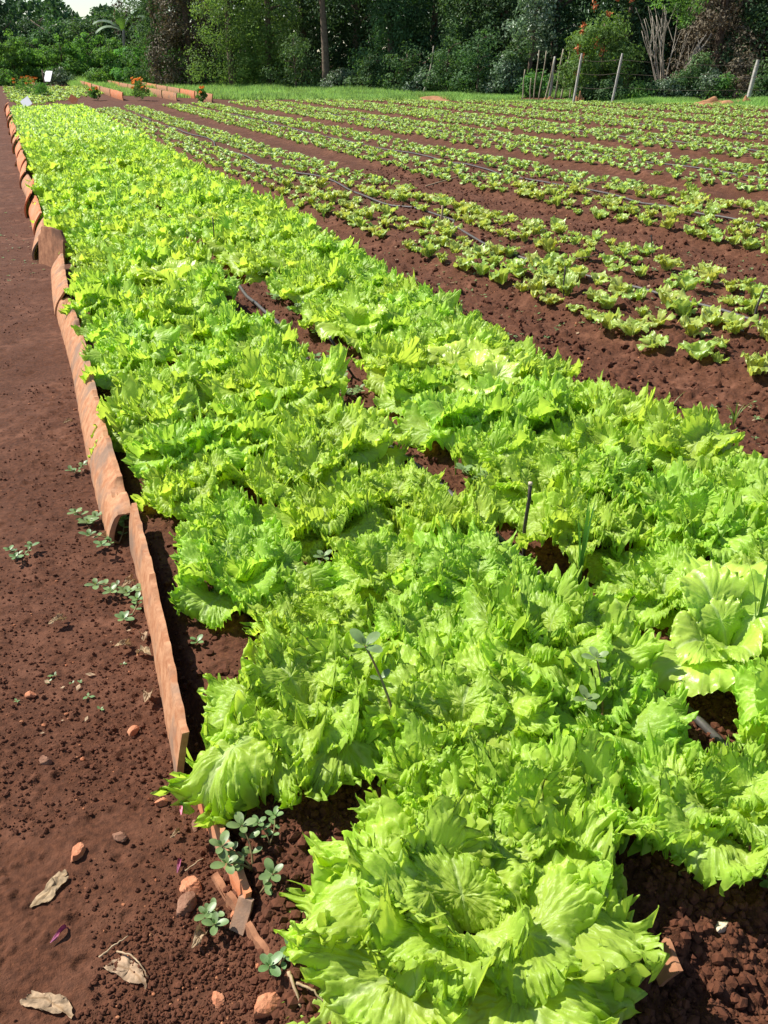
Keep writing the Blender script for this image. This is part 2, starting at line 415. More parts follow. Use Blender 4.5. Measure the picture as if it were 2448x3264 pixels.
rng = np.random.default_rng(7)
XROWS = [.36, .62, .86, 1.22, 1.48, 1.74]
rows = []          # (x, y, row, column)
y = .66; r_ = 0
while y < 24.3:
    for c_i, xr in enumerate(XROWS):
        yy = y + (.0 if c_i % 2 == 0 else .12) + rng.normal(0, .025)
        xx = xr + rng.normal(0, .03)
        if c_i == 0: xx += .04 if y < 1.6 else (-.03 if y < 2.1 else -.045)
        gap = .115*math.exp(-((y-3.7)/1.2)**2)+.012*(y < 2.4)
        if c_i == 0 and .85 < y < 1.0: xx += .13
        if c_i == 0 and 1.05 < y < 1.3: xx -= .09
        if c_i == 2: xx -= gap
        if c_i == 3: xx += gap
        rows.append([xx, yy, r_+1, c_i+1, rng.random()])
    y += .262; r_ += 1
YELLOW = [(1.13, 1.30), (1.38, 3.35), (.60, 4.75), (.95, 4.95), (1.5, 2.6), (1.36, 1.02), (1.2, 6.2), (.7, 7.5)]
def is_yellow(x, y): return min((x-a)**2+(y-b)**2 for a, b in YELLOW) < .13**2
SKIP = [(.78, .42), (1.1, .45), (1.74, .6), (1.22, 4.6), (1.22, 2.15)]
placed = []
for q in rows:
    x, y, rr, cc, u = q
    if any((x-a)**2+(y-b)**2 < .11**2 for a, b in SKIP): continue
    if x > 1.0 and y < .46+.42*(x-.75): continue
    placed.append(q)
placed.sort(key=lambda q: q[0]**2+q[1]**2)
N_IND = 300
SIDE = ['', 'beside the clay edging', 'second from the clay edging', 'just left of the bed middle', 'just right of the bed middle', 'second from the furrow', 'beside the furrow']
gi = 0
for k, (x, y, rr, cc, u) in enumerate(placed[:N_IND]):
    r = math.hypot(x, y); yel = is_yellow(x, y)
    if yel: me = loose[k % 3]
    elif r < 2.3: me = hi[int(u*6)]
    elif r < 5.0: me = mid[int(u*5)]
    else: me = low[int(u*4)]
    o = link('lettuce', me, None, None, (x, y, gz(x, y)-.008))
    flopping = cc == 1 and 1.05 < y < 1.35
    if flopping: me = o.data = flop
    s = rng.uniform(.76, 1.13)*(.97 if y < 2.2 else 1)
    if cc == 1 and y < 1.35: s = .78 if .85 < y < 1.02 else 1.24
    if yel and r < 2.5: s = .92
    o.rotation_euler = (rng.normal(0, .13), rng.normal(0, .13), rng.uniform(0, 6.28)); o.scale = (s, s, s*rng.uniform(.85, 1.25))
    if flopping: o.rotation_euler = (0, 0, 0); o.scale = (1.05, 1.05, 1.1)
    kind = 'smooth yellow-green loose-leaf lettuce' if yel else ('frilly lettuce, a long leaf flopping over the edging,' if flopping else 'frilly bright green lettuce')
    tag(o, f"{kind} {SIDE[cc] if not flopping else ''}{'' if flopping else ','} {ordinal(rr)} row back".replace('  ', ' '), 'lettuce', 'mature lettuces in the long edged bed')
# the far end of the same bed, too many to single out
mb = MB()
fl = [lettuce_mesh('tmp', 500+i, 34, 4, 10, .2, 1.2, 0, .5) for i in range(4)]
flv = []
for me in fl:
    v = np.empty(len(me.vertices)*3, np.float32); me.vertices.foreach_get('co', v)
    f = np.empty(len(me.loops), np.int32); me.loops.foreach_get('vertex_index', f)
    flv.append((v.reshape(-1, 3).astype(float), f.reshape(-1, 4)))
    bpy.data.meshes.remove(me)
for (x, y, rr, cc, u) in placed[N_IND:]:
    v, f = flv[int(u*4)]
    mb.add(v @ rotz(rng.uniform(0, 6.28)).T*rng.uniform(.9, 1.15)+[x, y, gz(x, y)-.005], f)
o = link('distant_lettuce', mb.mesh('distant_lettuce'), M['lettuce'])
tag(o, 'bright green carpet of frilly lettuces filling the far end of the edged bed', 'lettuce', None, 'stuff')

# ------------------------------------------------------------------ young lettuces in the beds to the right
def seedling_mesh(name, seed, nphi, nrho, nleaf, size=.076):
    r = np.random.default_rng(seed); mb = MB()
    for k in range(nleaf):
        t = k/(nleaf-1)
        P, F, uv = leaf(r, size*(1.1-.45*t)*r.uniform(.85, 1.15), .46*r.uniform(.85, 1.15), nphi, nrho, radians(52+30*t+r.normal(0, 9)),
                        radians(62-20*t), k*2.39996+r.normal(0, .3), .004, .002, .95, .5, .5, r.normal(0, .2), .6)
        mb.add(P, F, uv)
    return mb.mesh(name)
young = [seedling_mesh('young_lettuce', 600+i, 44, 6, 7+i % 2) for i in range(5)]
for m_ in young: m_.materials.append(M['seedling'])
tiny = []
for i in range(6):
    me = seedling_mesh('tmp', 640+i, 10, 3, 6)
    v = np.empty(len(me.vertices)*3, np.float32); me.vertices.foreach_get('co', v)
    f = np.empty(len(me.loops), np.int32); me.loops.foreach_get('vertex_index', f)
    tiny.append((v.reshape(-1, 3).astype(float), f.reshape(-1, 4))); bpy.data.meshes.remove(me)
FW = np.array([sin(YAW)*cos(PITCH), cos(YAW)*cos(PITCH), -sin(PITCH)]); RT = np.array([cos(YAW), -sin(YAW), 0]); UP = np.cross(RT, FW)
def seen(x, y, z=.05, m=30):
    v = np.array([x, y, z-CAM_H]); d = v@FW
    if d < .1: return False
    px = v@RT/d*FPX+384; py = -(v@UP)/d*FPX+512
    return -m < px < 768+m and -m < py < 1024+m
def at(px, py, z=0.):
    """world point at height z for a place measured in the photograph (1659 x 2212)"""
    d = FW*FPX+RT*(px*768/1659-384)-UP*(py*1024/2212-512); t = (z-CAM_H)/d[2]
    return d[0]*t, d[1]*t
rng = np.random.default_rng(21)
ys = []
for b, (a0, a1) in enumerate(BEDS):
    w = a1-a0; nr = 6
    offs = [a0+w*t for t in (.02, .18, .35, .65, .82, .98)]
    y = 1.6; r_ = 1
    while y < 28:
        for k, ox in enumerate(offs):
            yy = y+rng.normal(0, .035)+(.10 if k % 2 else 0); xx = float(bed_x(ox, yy))+rng.normal(0, .024)
            if yy > field_end(xx)-.1 or rng.random() < .06 or not seen(xx, yy, .05, 60): continue
            ys.append((xx, yy, b, r_, k, rng.random()))
        y += .165; r_ += 1
ys.sort(key=lambda q: q[0]**2+q[1]**2)
BN = ['first', 'second', 'third', 'fourth', 'fifth', 'sixth', 'seventh', 'eighth', 'ninth', 'tenth']
SEEN_N = {}
for (x, y, b, rr, k, u) in ys[:300]:
    o = link('young_lettuce', young[int(u*5)], None, None, (x, y, gz(x, y)-.003))
    s = rng.uniform(.62, 1.35)*(1.1 if y < 5 else 1); o.scale = (s, s, s*rng.uniform(1.05, 1.45)); o.rotation_euler = (rng.normal(0, .12), rng.normal(0, .12), rng.uniform(0, 6.28))
    SEEN_N[(b, k)] = n = SEEN_N.get((b, k), 0)+1
    tag(o, f"small young lettuce, {ordinal(n)} in the {ordinal(k+1)} line of the {BN[b]} seedling bed", 'young lettuce', 'young lettuces planted out in the seedling beds')
mb = MB()
for (x, y, b, rr, k, u) in ys[300:]:
    v, f = tiny[int(u*6)]; s = rng.uniform(.78, 1.2)
    mb.add(v @ rotz(rng.uniform(0, 6.28)).T*[s, s, s*1.25]+[x, y, gz(x, y)-.002], f)
# younger plants beyond the end of the mature bed
for i in range(900):
    x = rng.uniform(.2, 5.2); y = rng.uniform(29, 46)
    if x > .3+(y-27)*.34: continue
    v, f = tiny[i % 6]
    mb.add(v @ rotz(rng.uniform(0, 6.28)).T*rng.uniform(1.2, 2.2)+[x, y, gz(x, y)-.002], f)
o = link('distant_young_lettuce', mb.mesh('distant_young_lettuce'), M['seedling'])
tag(o, 'pale green lines of young lettuces covering the far seedling beds', 'young lettuce', None, 'stuff')

# ------------------------------------------------------------------ drip hoses
def hose(pts, label, r=.009):
    mb = MB(); p = np.array([(x, y, gz(x, y)+r*.7+.003+dz) for x, y, dz in pts])
    p[1:-1, 2] = (p[:-2, 2]+p[1:-1, 2]*2+p[2:, 2])/4+.003
    tube(mb, p, r, 8)
    tag(link('drip_hose', mb.mesh('drip_hose'), M['hose']), label, 'drip hose', 'black drip irrigation hoses')
HL = ['across the nearest seedling bed', 'along the second seedling bed from the mature lettuces', 'along the third seedling bed from the mature lettuces',
      'along the fourth seedling bed, far right', 'along the fifth seedling bed, far right']
for b in range(5):
    a0, a1 = BEDS[b]; pts = []
    for y in np.arange(1.8 if b < 2 else 4, 22-b*.5, .18):
        x = float(bed_x((a0+a1)/2, y))
        if b == 0: x += .09*sin(y*.9+.6)+.06*sin(y*2.3)+(.10 if 6 < y < 7 else 0)
        else: x += .04*sin(y*.7+b)+.02*sin(y*1.9)
        pts.append((x, y, 0))
    hose(pts, 'black drip hose lying '+HL[b])
hose([(1.03+.035*sin(y*1.7)+.02*sin(y*4), y, .0) for y in np.arange(.8, 22, .12)], 'black drip hose down the middle of the mature lettuce bed')

# ------------------------------------------------------------------ clay edging
def slab(name, p0, p1, h, bulge, thick, bury, lean, mat, label, cat='edging tile', group='clay tiles edging the mature bed', seed=0, rough=.006, z0=None, taper=0.):
    """long curved tile standing on its side between ground points p0 and p1"""
    r = np.random.default_rng(seed); L = math.hypot(p1[0]-p0[0], p1[1]-p0[1]); nl = max(12, int(L/.012)); nl = min(nl, 220); ns = 12
    d = np.array([(p1[0]-p0[0])/L, (p1[1]-p0[1])/L]); nrm = np.array([-d[1], d[0]])     # points to the left of p0->p1
    base = np.array([p0[0], p0[1]])
    u = np.linspace(0, 1, nl); mb = MB()
    topn = rough*(vnoise(u*L*22, u*0, seed)+.7*vnoise(u*L*55, u*0+3, seed+1)); topn -= rough*2.2*(vnoise(u*L*7, u*0, seed+5) > .62)
    topn = topn - taper*np.clip(np.abs(u-.5)*2-.75, 0, 1)*4*h
    ring = []
    for side in (0, 1):
        for j in range(ns):
            t = j/(ns-1) if side == 0 else 1-j/(ns-1)
            off = (thick if side == 0 else 0)+bulge*sin(pi*t)
            zz = t*h-bury; ll = lean*t
            ring.append((off-ll, zz, t))
    V = []
    for i in range(nl):
        cx, cy = base+d*L*u[i]+nrm*.006*math.sin(u[i]*L*3+seed); g = z0 if z0 is not None else gz(cx-.03, cy)*.3
        for off, zz, t in ring:
            e = topn[i]*sm(.75, 1, np.array(t))
            V.append((cx+nrm[0]*off, cy+nrm[1]*off, g+zz+float(e)))
    m = len(ring); V = np.array(V)
    V += (vnoise(V[:, 1]*25+seed, V[:, 2]*25, seed)*.0016+vnoise(V[:, 1]*70+seed, V[:, 2]*70, seed)*.0005)[:, None]
    I, J = np.meshgrid(np.arange(nl-1), np.arange(m), indexing='ij'); J2 = (J+1) % m
    F = np.stack([I*m+J, I*m+J2, (I+1)*m+J2, (I+1)*m+J], -1).reshape(-1, 4)
    caps = []
    for i in (0, nl-1):
        for j in range(ns-1):
            q = [i*m+j, i*m+j+1, i*m+(m-2-j), i*m+(m-1-j)]; caps.append(q if i else q[::-1])
    mb.add(V, [F, np.array(caps)])
    me = mb.mesh(name, True); me.set_sharp_from_angle(angle=radians(42))
    return tag(link(name, me, mat), label, cat, group)
# p0 -> p1 runs away from the camera; outward (path side) is to the left
slab('edging_tile', (.080, 1.17), (.112, 2.12), .195, .010, .013, .07, .022, M['tile'], 'long orange clay tile on edge beside the soil gap, second from the near corner', seed=3)
slab('edging_tile', (.125, .865), (.100, 1.12), .110, .006, .010, .055, .005, M['tile_red'], 'short orange clay tile poking out under a drooping lettuce leaf', seed=4, rough=.005)
_c = [at(462, 1868, .02), at(495, 1925, .02), at(545, 1985, .02), at(606, 2066, .02)]
for _i, _l in enumerate(('upper', 'middle', 'lowest')):
    slab('edging_tile', _c[_i+1], _c[_i], .062, .004, .009, .046, .0, M['tile_old'], f'{_l} buried fragment of the broken dark clay edging at the near corner', seed=5+_i*30, rough=.007)
slab('edging_tile', (.062, 2.14), (.078, 4.68), .19, .026, .015, .06, .060, M['tile'], 'longest weathered tan clay tile with a chipped upper edge', seed=6, rough=.008, taper=.2)
slab('edging_tile', (.085, 4.66), (.11, 5.62), .20, .045, .014, .06, .060, M['tile'], 'smooth brown rounded clay tile just before the tilted cross plate', seed=7)
slab('edging_tile', (.175, 5.80), (.035, 6.12), .27, .0, .014, .03, .05, M['tile_old'], 'flat clay tile standing crosswise, tilted across the edging line', seed=8, rough=.002, taper=.3)
yy = 6.25; k = 0
DESC = ['overlapping', 'reddish', 'leaning', 'rounded', 'pale topped', 'sunken', 'bowed', 'short']
while yy < 25:
    L_ = .85+.3*h2(np.array([k]), np.array([3]), 5)[0]
    w_ = .035*((k % 2)*2-1)
    slab('edging_tile', (.045+w_*.6, yy), (.065-w_*.4, yy+L_+.05), .185+.03*((k*7) % 3), .04, .014, .05, .06, M['tile_red' if k % 3 else 'tile'],
         f"{DESC[k % 8]} orange clay tile, {ordinal(k+1)} one beyond the tilted cross plate", seed=20+k)
    yy += L_; k += 1
# far beds edged with tiles at the back left
def far_tile_row(a, b, n, word, seed):
    x0, y0 = at(*a); x1, y1 = at(*b)
    for i in range(n):
        t0, t1 = i/n, (i+.93)/n
        slab('edging_tile', (x0+(x1-x0)*t0, y0+(y1-y0)*t0), (x0+(x1-x0)*t1, y0+(y1-y0)*t1), .27, .02, .03, .03, .0, M['tile' if (i+seed) % 3 else 'tile_red'],
             f"orange clay tile in the {word} row edging the distant beds, {ordinal(i+1)} from the near end", group='clay tiles edging the distant beds', seed=seed*10+i)
far_tile_row((268, 217), (160, 180.5), 6, 'left', 3)
far_tile_row((385, 219), (216, 181.0), 8, 'middle', 4)
far_tile_row((462, 222), (300, 188.0), 6, 'right', 5)
far_tile_row((98, 203), (70, 190.0), 2, 'leftmost', 6)

# ------------------------------------------------------------------ small things: stakes, stones, leaves, petals, weeds
def stake(px, py, h, rad, lean, mat, label, z=.05, tip=True):
    x, y = at(px, py, z); root = empty('wooden_stake', (x, y, gz(x, y)))
    tag(root, label, 'stake', 'thin stakes in the lettuce beds')
    mb = MB(); t = np.linspace(0, 1, 7); p = np.stack([lean[0]*t+.003*np.sin(t*9), lean[1]*t, -.03+(h+.03)*t], -1)
    tube(mb, p, rad, 8); link('shaft', mb.mesh('shaft'), mat, root)
    if tip:
        mb = MB(); tube(mb, np.array([p[-1], p[-1]+[0, 0, rad*1.6]]), rad*1.12, 8); link('cut_tip', mb.mesh('cut_tip'), M['sticktip'], root)
stake(1130, 1190, .235, .0048, (-.012, -.02), M['stick'], 'dark stake with a pale cut tip between two lettuces')
stake(770, 815, .16, .005, (-.10, .03), M['stick'], 'dark stick leaning over the bare gap of the mature bed')
stake(467, 556, .26, .004, (.0, .0), M['stick'], 'thin dark stake among the lettuces left of the bed middle')
stake(954, 492, .15, .009, (.0, .0), M['twig'], 'short brown wooden stake beside the hose in the nearest seedling bed', tip=False)
stake(1625, 690, .16, .005, (.05, .02), M['stick'], 'thin dark stick at the near right end of the nearest seedling bed', tip=False)
stake(1218, 640, .17, .004, (.0, .02), M['stick'], 'thin dark stick rising beside the hose at the nearest bed edge', tip=False)
stake(1415, 555, .17, .004, (-.06, .0), M['stick'], 'thin slanted stick among seedlings on the far side of the hose', tip=False)

def rock_mesh(seed, sx, sy, sz, n=14, ang=.35):
    r = np.random.default_rng(seed); th = np.linspace(0, pi, n); ph = np.linspace(0, 2*pi, n*2, endpoint=False)
    T, P = np.meshgrid(th, ph, indexing='ij'); d = np.stack([np.sin(T)*np.cos(P), np.sin(T)*np.sin(P), np.cos(T)], -1).reshape(-1, 3)
    R = np.full(len(d), 1.2)
    for k in range(11):
        v = r.normal(size=3); v /= np.linalg.norm(v); c = d@v
        R = np.where(c > .05, np.minimum(R, r.uniform(.62, .95)/np.maximum(c, .05)), R)
    R *= 1+.05*vnoise(d[:, 0]*6+seed, d[:, 1]*6+d[:, 2]*5, seed)
    V = d*R[:, None]*[sx, sy, sz]
    m = n*2; I, J = np.meshgrid(np.arange(n-1), np.arange(m), indexing='ij'); J2 = (J+1) % m
    F = np.stack([I*m+J, (I+1)*m+J, (I+1)*m+J2, I*m+J2], -1).reshape(-1, 4)
    return np_mesh('stone', V, F, None, False)
def stone(px, py, s, mat, label, seed, flat=.7):
    x, y = at(px, py, .01); me = rock_mesh(seed, s, s*.75, s*flat)
    o = link('stone', me, mat, None, (x, y, gz(x, y)+s*flat*.25), seed*1.3); o.rotation_euler[0] = .3*sin(seed*3.)
    tag(o, label, 'stone', 'loose stones on the soil')
stone(163, 1832, .017, M['stone'], 'orange stone with a pale top on the open path, left of the edging', 1)
stone(253, 1793, .014, M['stone_dark'], 'brown angular stone on the path below the drooping leaf', 2)
stone(400, 1945, .021, M['stone_dark'], 'largest grey-brown stone beside the corner weeds', 3)
stone(405, 1902, .021, M['stone'], 'rough orange stone just above the grey-brown stone', 4)
stone(575, 2165, .024, M['stone'], 'smooth bright orange stone near the bottom of the picture', 5, .8)
stone(467, 2140, .012, M['stone'], 'small rust brown stone left of the smooth bright orange one', 6)
stone(68, 1500, .012, M['stone'], 'small orange pebble far out on the path by the left margin', 7)
stone(287, 1572, .013, M['stone'], 'flat orange pebble beside the long edging tile', 8)
stone(97, 1635, .012, M['stone_dark'], 'dark pebble on the path at the left', 9)
stone(517, 1960, .014, M['stone'], 'orange stone half buried at the bend of the broken edging', 10)
stone(357, 1455, .011, M['stone'], 'orange pebble resting against the long edging tile', 11)
stone(345, 1720, .012, M['stone'], 'orange clod beside the pink petal', 12)
stone(420, 1765, .012, M['stone_dark'], 'brown pebble beside the short edging tile', 13)
stone(1610, 1870, .012, M['stone'], 'orange pebble in the crumbly soil under the right hand lettuces', 14)
stone(1555, 2020, .012, M['sticktip'], 'pale pebble on crumbly soil at the lower right', 15)
stone(205, 1095, .012, M['stone'], 'orange pebble near the end of the longest tile', 16)
stone(180, 1010, .012, M['stone_dark'], 'grey pebble beside the longest clay tile', 17)
slab('tile_shard', at(1440, 2125, .045), at(1410, 2055, .045), .034, .003, .006, .008, .024, M['tile_old'], 'broken clay tile shard leaning in the crumbly soil under a lettuce', 'tile shard', 'loose broken tile pieces', seed=51, z0=.045)
slab('tile_shard', at(535, 2005, .0), at(505, 1990, .0), .036, .0, .006, .008, .03, M['tile'], 'flat triangular tile shard lying outside the broken corner edging', 'tile shard', 'loose broken tile pieces', seed=52, z0=.008)

def dry_leaf_mesh(seed, L, curl, w=.33):
    r = np.random.default_rng(seed); L = L*.85; P, F, uv = leaf(r, L, w, 70, 9, radians(10), radians(curl), 0, 0, 0, .95, .5, 1.4, .3, 2.2)
    if curl < 25:
        P[:, 2] = .0030*vnoise(P[:, 0]*95, P[:, 1]*95, seed)+.0016*vnoise(P[:, 0]*240, P[:, 1]*240, seed)+.0002; P[:, :2] += .004*np.stack([vnoise(P[:, 0]*130, P[:, 1]*130, seed), vnoise(P[:, 0]*130, P[:, 1]*130, seed+1)], -1)
    P[:, 2] -= P[:, 2].min(); P[:, 0] -= L*.5
    return np_mesh('dry_leaf', P, F, uv)
def dry_leaf(px, py, L, rz, curl, label, seed, z=.004, w=.33):
    x, y = at(px, py, z); o = link('dry_leaf', dry_leaf_mesh(seed, L*(1.15 if curl < 25 else 1), curl, w), M['dry'], None, (x, y, (gz(x, y)+z) if curl >= 25 else (float(bed_level(np.array([x]), np.array([y]))[0])+.0045)), rz)
    if curl < 25:
        v = np.empty(len(o.data.vertices)*3, np.float32); o.data.vertices.foreach_get('co', v); v = v.reshape(-1, 3); c_, s_ = cos(rz), sin(rz)
        gx = x+v[:, 0]*c_-v[:, 1]*s_; gy = y+v[:, 0]*s_+v[:, 1]*c_
        smooth_z = bed_level(gx, gy)+.012*fbm(gx*1.3, gy*1.3, 5, 3)+.007*fbm(gx*7, gy*7, 9, 3)
        v[:, 2] += ground_z(gx, gy)*.5+smooth_z*.5+.0008-o.location.z; o.data.vertices.foreach_set('co', v.ravel()); o.data.update()
    tag(o, label, 'dry leaf', 'dead leaves on the soil')
for k, a in enumerate([(128, 1355, .055, .3, 60, 'curled tan dead leaf lying alone on the path, left of the long tile'),
    (315, 1382, .045, 1.2, 40, 'rounded pale dead leaf at the foot of the purslane stem'),
    (318, 1415, .045, 2.0, 30, 'rounded dry leaf just below the pale one by the long tile'),
    (270, 1405, .050, .1, 90, 'rolled tan leaf left of the two rounded dry leaves'),
    (325, 1515, .055, 1.0, 70, 'forked brown dead leaf beside the long tile, below the rounded ones'),
    (282, 1268, .06, .5, 50, 'pale crumpled leaf under the purslane weeds by the tile joint'),
    (213, 1160, .05, -.3, 40, 'crumpled pale leaf among the weeds at the tile joint'),
    (433, 2030, .045, .6, 60, 'small curled tan leaf near the bottom, left of the broken edging'),
    (110, 1925, .075, .4, 12, 'large flattened pale leaf half trodden into the path'),
    (290, 2085, .080, 1.9, 12, 'flattened brown leaf with crossing twigs at the lower path'),
    (120, 2150, .085, 2.1, 10, 'trodden brown leaf in the bottom left corner of the path'),
    (1488, 1922, .05, 2.4, 20, 'grey dead leaf lying in shade on the crumbly bed soil'),
    (240, 1105, .035, .5, 40, 'grey curled leaf tucked against the end of the longest tile'),
    (150, 925, .05, .3, 30, 'pale dry leaf on the path beside the longest tile'),
    (85, 545, .12, .3, 30, 'pale leaf litter at the foot of the tilted cross plate'),
    (380, 1800, .03, .3, 50, 'small grey green leaf beside the short edging tile')]):
    dry_leaf(*a, 700+k, w=.36 if k < 8 else .28)
dry_leaf(1255, 1880, .13, .2, 15, 'brown withered leaf under the front right lettuces', 740, .03)

def petal(px, py, L, rz, mat, label, seed):
    x, y = at(px, py, .005); r = np.random.default_rng(seed); P, F, uv = leaf(r, L, .22, 30, 6, radians(15), radians(30), 0, 0, .003, .3, 0, 2.2, .1, .5)
    tag(link('petal', np_mesh('petal', P, F, uv), mat, None, (x, y, gz(x, y)+.004), rz), label, 'petal', 'fallen petals')
petal(390, 1755, .028, 1.3, M['petal'], 'bright pink petal on the path beside the short edging tile', 1)
petal(381, 1880, .030, 1.1, M['purple'], 'dull pink petal hanging by the twigs near the corner', 2)
petal(105, 2030, .034, .5, M['purple'], 'dark purple petal alone on the lower path', 3)
petal(668, 1205+0, .028, .5, M['petal'], 'small pink petal inside the bed behind the second lettuce', 4)
petal(455, 1392, .025, .9, M['petal'], 'pink petal on bare bed soil beside a tiny weed', 5)

def twig(pts, rad, label, mat='twig'):
    mb = MB(); P = []
    for (px, py, h) in pts: x, y = at(px, py, 0.0); P.append((x, y, gz(x, y)+h))
    P = np.array(P); t = np.linspace(0, len(P)-1, len(P)*4); Q = np.stack([np.interp(t, np.arange(len(P)), P[:, i]) for i in range(3)], -1)
    Q += np.random.default_rng(len(label)).normal(0, .0006, Q.shape)
    tube(mb, Q, np.linspace(rad, rad*.5, len(Q)), 6); tag(link('twig', mb.mesh('twig'), M[mat]), label, 'twig', 'dry twigs on the path')
twig([(212, 2064, .006), (245, 2042, .010), (275, 2022, .006)], .0018, 'dark twig crossing the lower path beside a flattened leaf')
twig([(252, 2052, .008), (285, 2066, .014), (305, 2085, .010), (318, 2105, .005)], .0016, 'pale bent straw lying over the flattened brown leaf')
twig([(400, 1878, .006), (425, 1862, .010), (440, 1852, .008)], .0015, 'pale twig touching the corner of the short edging tile')
twig([(628, 2150, .02), (640, 2180, .014), (655, 2212, .006)], .003, 'pale dead stem at the bottom beside the broken edging')
twig([(645, 2172, .012), (680, 2185, .012), (705, 2205, .006)], .0022, 'dry branching root at the bottom edge of the picture')
twig([(175, 910, .01), (200, 922, .014), (222, 935, .01)], .002, 'reddish runner stem beside the longest tile', 'stem')
twig([(1185, 596, .02), (1230, 592, .03), (1290, 580, .02)], .006, 'pale straw on the furrow between the first two seedling beds')
twig([(920, 408, .02), (960, 400, .03), (1000, 396, .02)], .008, 'dry stalk lying in the second furrow')

def purslane(name, x, y, n, L, leafL, seed, z=None, upr=.55, dirs=None):
    """sprawling weed: stems with pairs of thick oval leaves and a rosette at each tip"""
    r = np.random.default_rng(seed); st = MB(); lf = MB()
    def oval(p, az, el, s):
        a = np.linspace(-pi, pi, 14, endpoint=False); rr = np.linspace(0, 1, 4); A, R_ = np.meshgrid(a, rr, indexing='ij')
        X = .30*np.sin(A)*R_*(1-.35*np.clip(-np.cos(A), 0, 1)); Y = .55+np.cos(A)*R_*.48
        Z = .28*X*X*6*.25 - .18*(Y-.3)**2+.0*X
        P = np.stack([Y*s, X*s, Z*s], -1).reshape(-1, 3) @ rotm(0, -el, az).T + p
        lf.add(P, grid_faces(14, 4, True), np.stack([X.ravel()*0+1, Y.ravel()], -1))
    for k in range(n):
        a = (dirs[k] if dirs else 2*pi*k/n+r.normal(0, .4)); l = L*r.uniform(.6, 1.1); t = np.linspace(0, 1, 7)
        p = np.stack([np.cos(a+.4*t)*l*t*(1-upr*.5), np.sin(a+.4*t)*l*t*(1-upr*.5), l*upr*t**.8+.004], -1)
        tube(st, p, np.linspace(leafL*.085, leafL*.05, 7), 6)
        for q in (2, 4):
            if L < .02: continue
            for sgn in (-1, 1): oval(p[q], a+sgn*1.35+r.normal(0, .2), r.uniform(.1, .6), leafL*r.uniform(.6, .9))
        for j in range(4): oval(p[-1], a+j*pi/2+.4, r.uniform(.2, .6), leafL*r.uniform(.75, 1.1))
        for j in range(3): oval(p[-1]+[0, 0, .001], a+j*2.1, 1.0, leafL*.4)
    root = empty('weed', (x, y, gz(x, y) if z is None else z)); root.rotation_euler = (0, 0, 0)
    link('stem', st.mesh('stem'), M['stem'], root); link('leaves', lf.mesh('leaves'), M['purslane'], root)
    return root
def weed(px, py, n, L, leafL, label, seed, z=.01, **kw):
    x, y = at(px, py, z); tag(purslane('weed', x, y, n, L, leafL, seed, **kw), label, 'weed', 'broad leaved weeds round the bed edge')
weed(548, 1900, 3, .085, .026, 'largest purslane weed inside the broken corner edging', 1, dirs=[2.2, 2.9, 1.2], upr=.7)
weed(585, 1850, 2, .06, .018, 'reddish stemmed weed between the corner purslane and the front lettuce', 2, dirs=[1.5, .6], upr=.6)
weed(470, 1950, 2, .045, .022, 'pale leaved weed sprawling outside the corner of the edging', 3, dirs=[3.2, 4.0], upr=.35)
weed(565, 1950, 1, .045, .024, 'upright bright green weed on the broken corner edging', 4, upr=.8)
weed(603, 2105, 2, .035, .024, 'small weed at the bottom beside the pale dead stem', 5, upr=.7)
weed(870, 1690, 1, .24, .038, 'tall purslane rising between the second lettuce and its right neighbour', 6, dirs=[1.6], upr=1.1)
weed(1290, 1640, 2, .15, .030, 'blue green weed tip poking out between right hand lettuces', 7, dirs=[1.0, 2.6], upr=1.15)
weed(1650, 1935, 3, .03, .028, 'green weed rosette at the right margin under a pale lettuce leaf', 8, upr=.5)
weed(255, 1165, 3, .09, .026, 'sprawling purslane at the joint of the two longest tiles', 9, dirs=[2.6, 3.6, .8], upr=.4)
weed(185, 1118, 3, .05, .030, 'grey green weed on the path left of the tile joint', 10, upr=.45)
weed(45, 1192, 3, .05, .022, 'small sparse weed by the left margin of the path', 11, upr=.5)
weed(275, 1265, 4, .085, .026, 'purslane creeping along the foot of the long tile', 12, dirs=[3.3, 2.7, 4.2, 4.9], upr=.35)
weed(285, 1325, 2, .05, .026, 'low trailing weed with round leaves above the two dry leaves', 13, upr=.3)
weed(425, 1425, 1, .015, .020, 'tiny green weed alone on the bare bed soil', 14, upr=.6)
weed(410, 1350, 2, .02, .018, 'small narrow leaved weed on bed soil just inside the long tile', 15, upr=.4)
weed(490, 1325, 2, .04, .022, 'weed under the third lettuce beside the long tile', 16, upr=.5)
weed(505, 1600, 2, .04, .026, 'dark purslane beneath the second lettuce', 17, upr=.4)
weed(1030, 1075, 4, .10, .034, 'purslane in the gap of the bed middle, left of the dark stake', 18, upr=.8)
weed(665, 1300, 3, .08, .028, 'glossy weed in shade behind the second lettuce', 19, upr=.8)
weed(195, 845, 2, .03, .030, 'small pale weed on the path beside the longest tile', 20, upr=.5)
weed(165, 1015, 2, .04, .022, 'narrow weed sprig on the path, left of the longest tile', 21, upr=.5)
weed(170, 590, 3, .04, .03, 'green weed near the brown rounded tile on the path', 22, upr=.5)
for i, (px, py) in enumerate([(660, 700), (690, 740), (640, 690), (700, 790), (720, 830), (600, 660), (560, 610), (760, 860)]):
    x, y = at(px, py, .03); tag(purslane('weed', x, y, 4, .07, .030, 60+i, upr=.5), f"{['low','grey green','spreading','pale','small','dense','round leaved','dusty'][i]} weed in the bare middle gap, {ordinal(i+1)} of that cluster", 'weed', 'weeds in the bare middle gap of the mature bed')

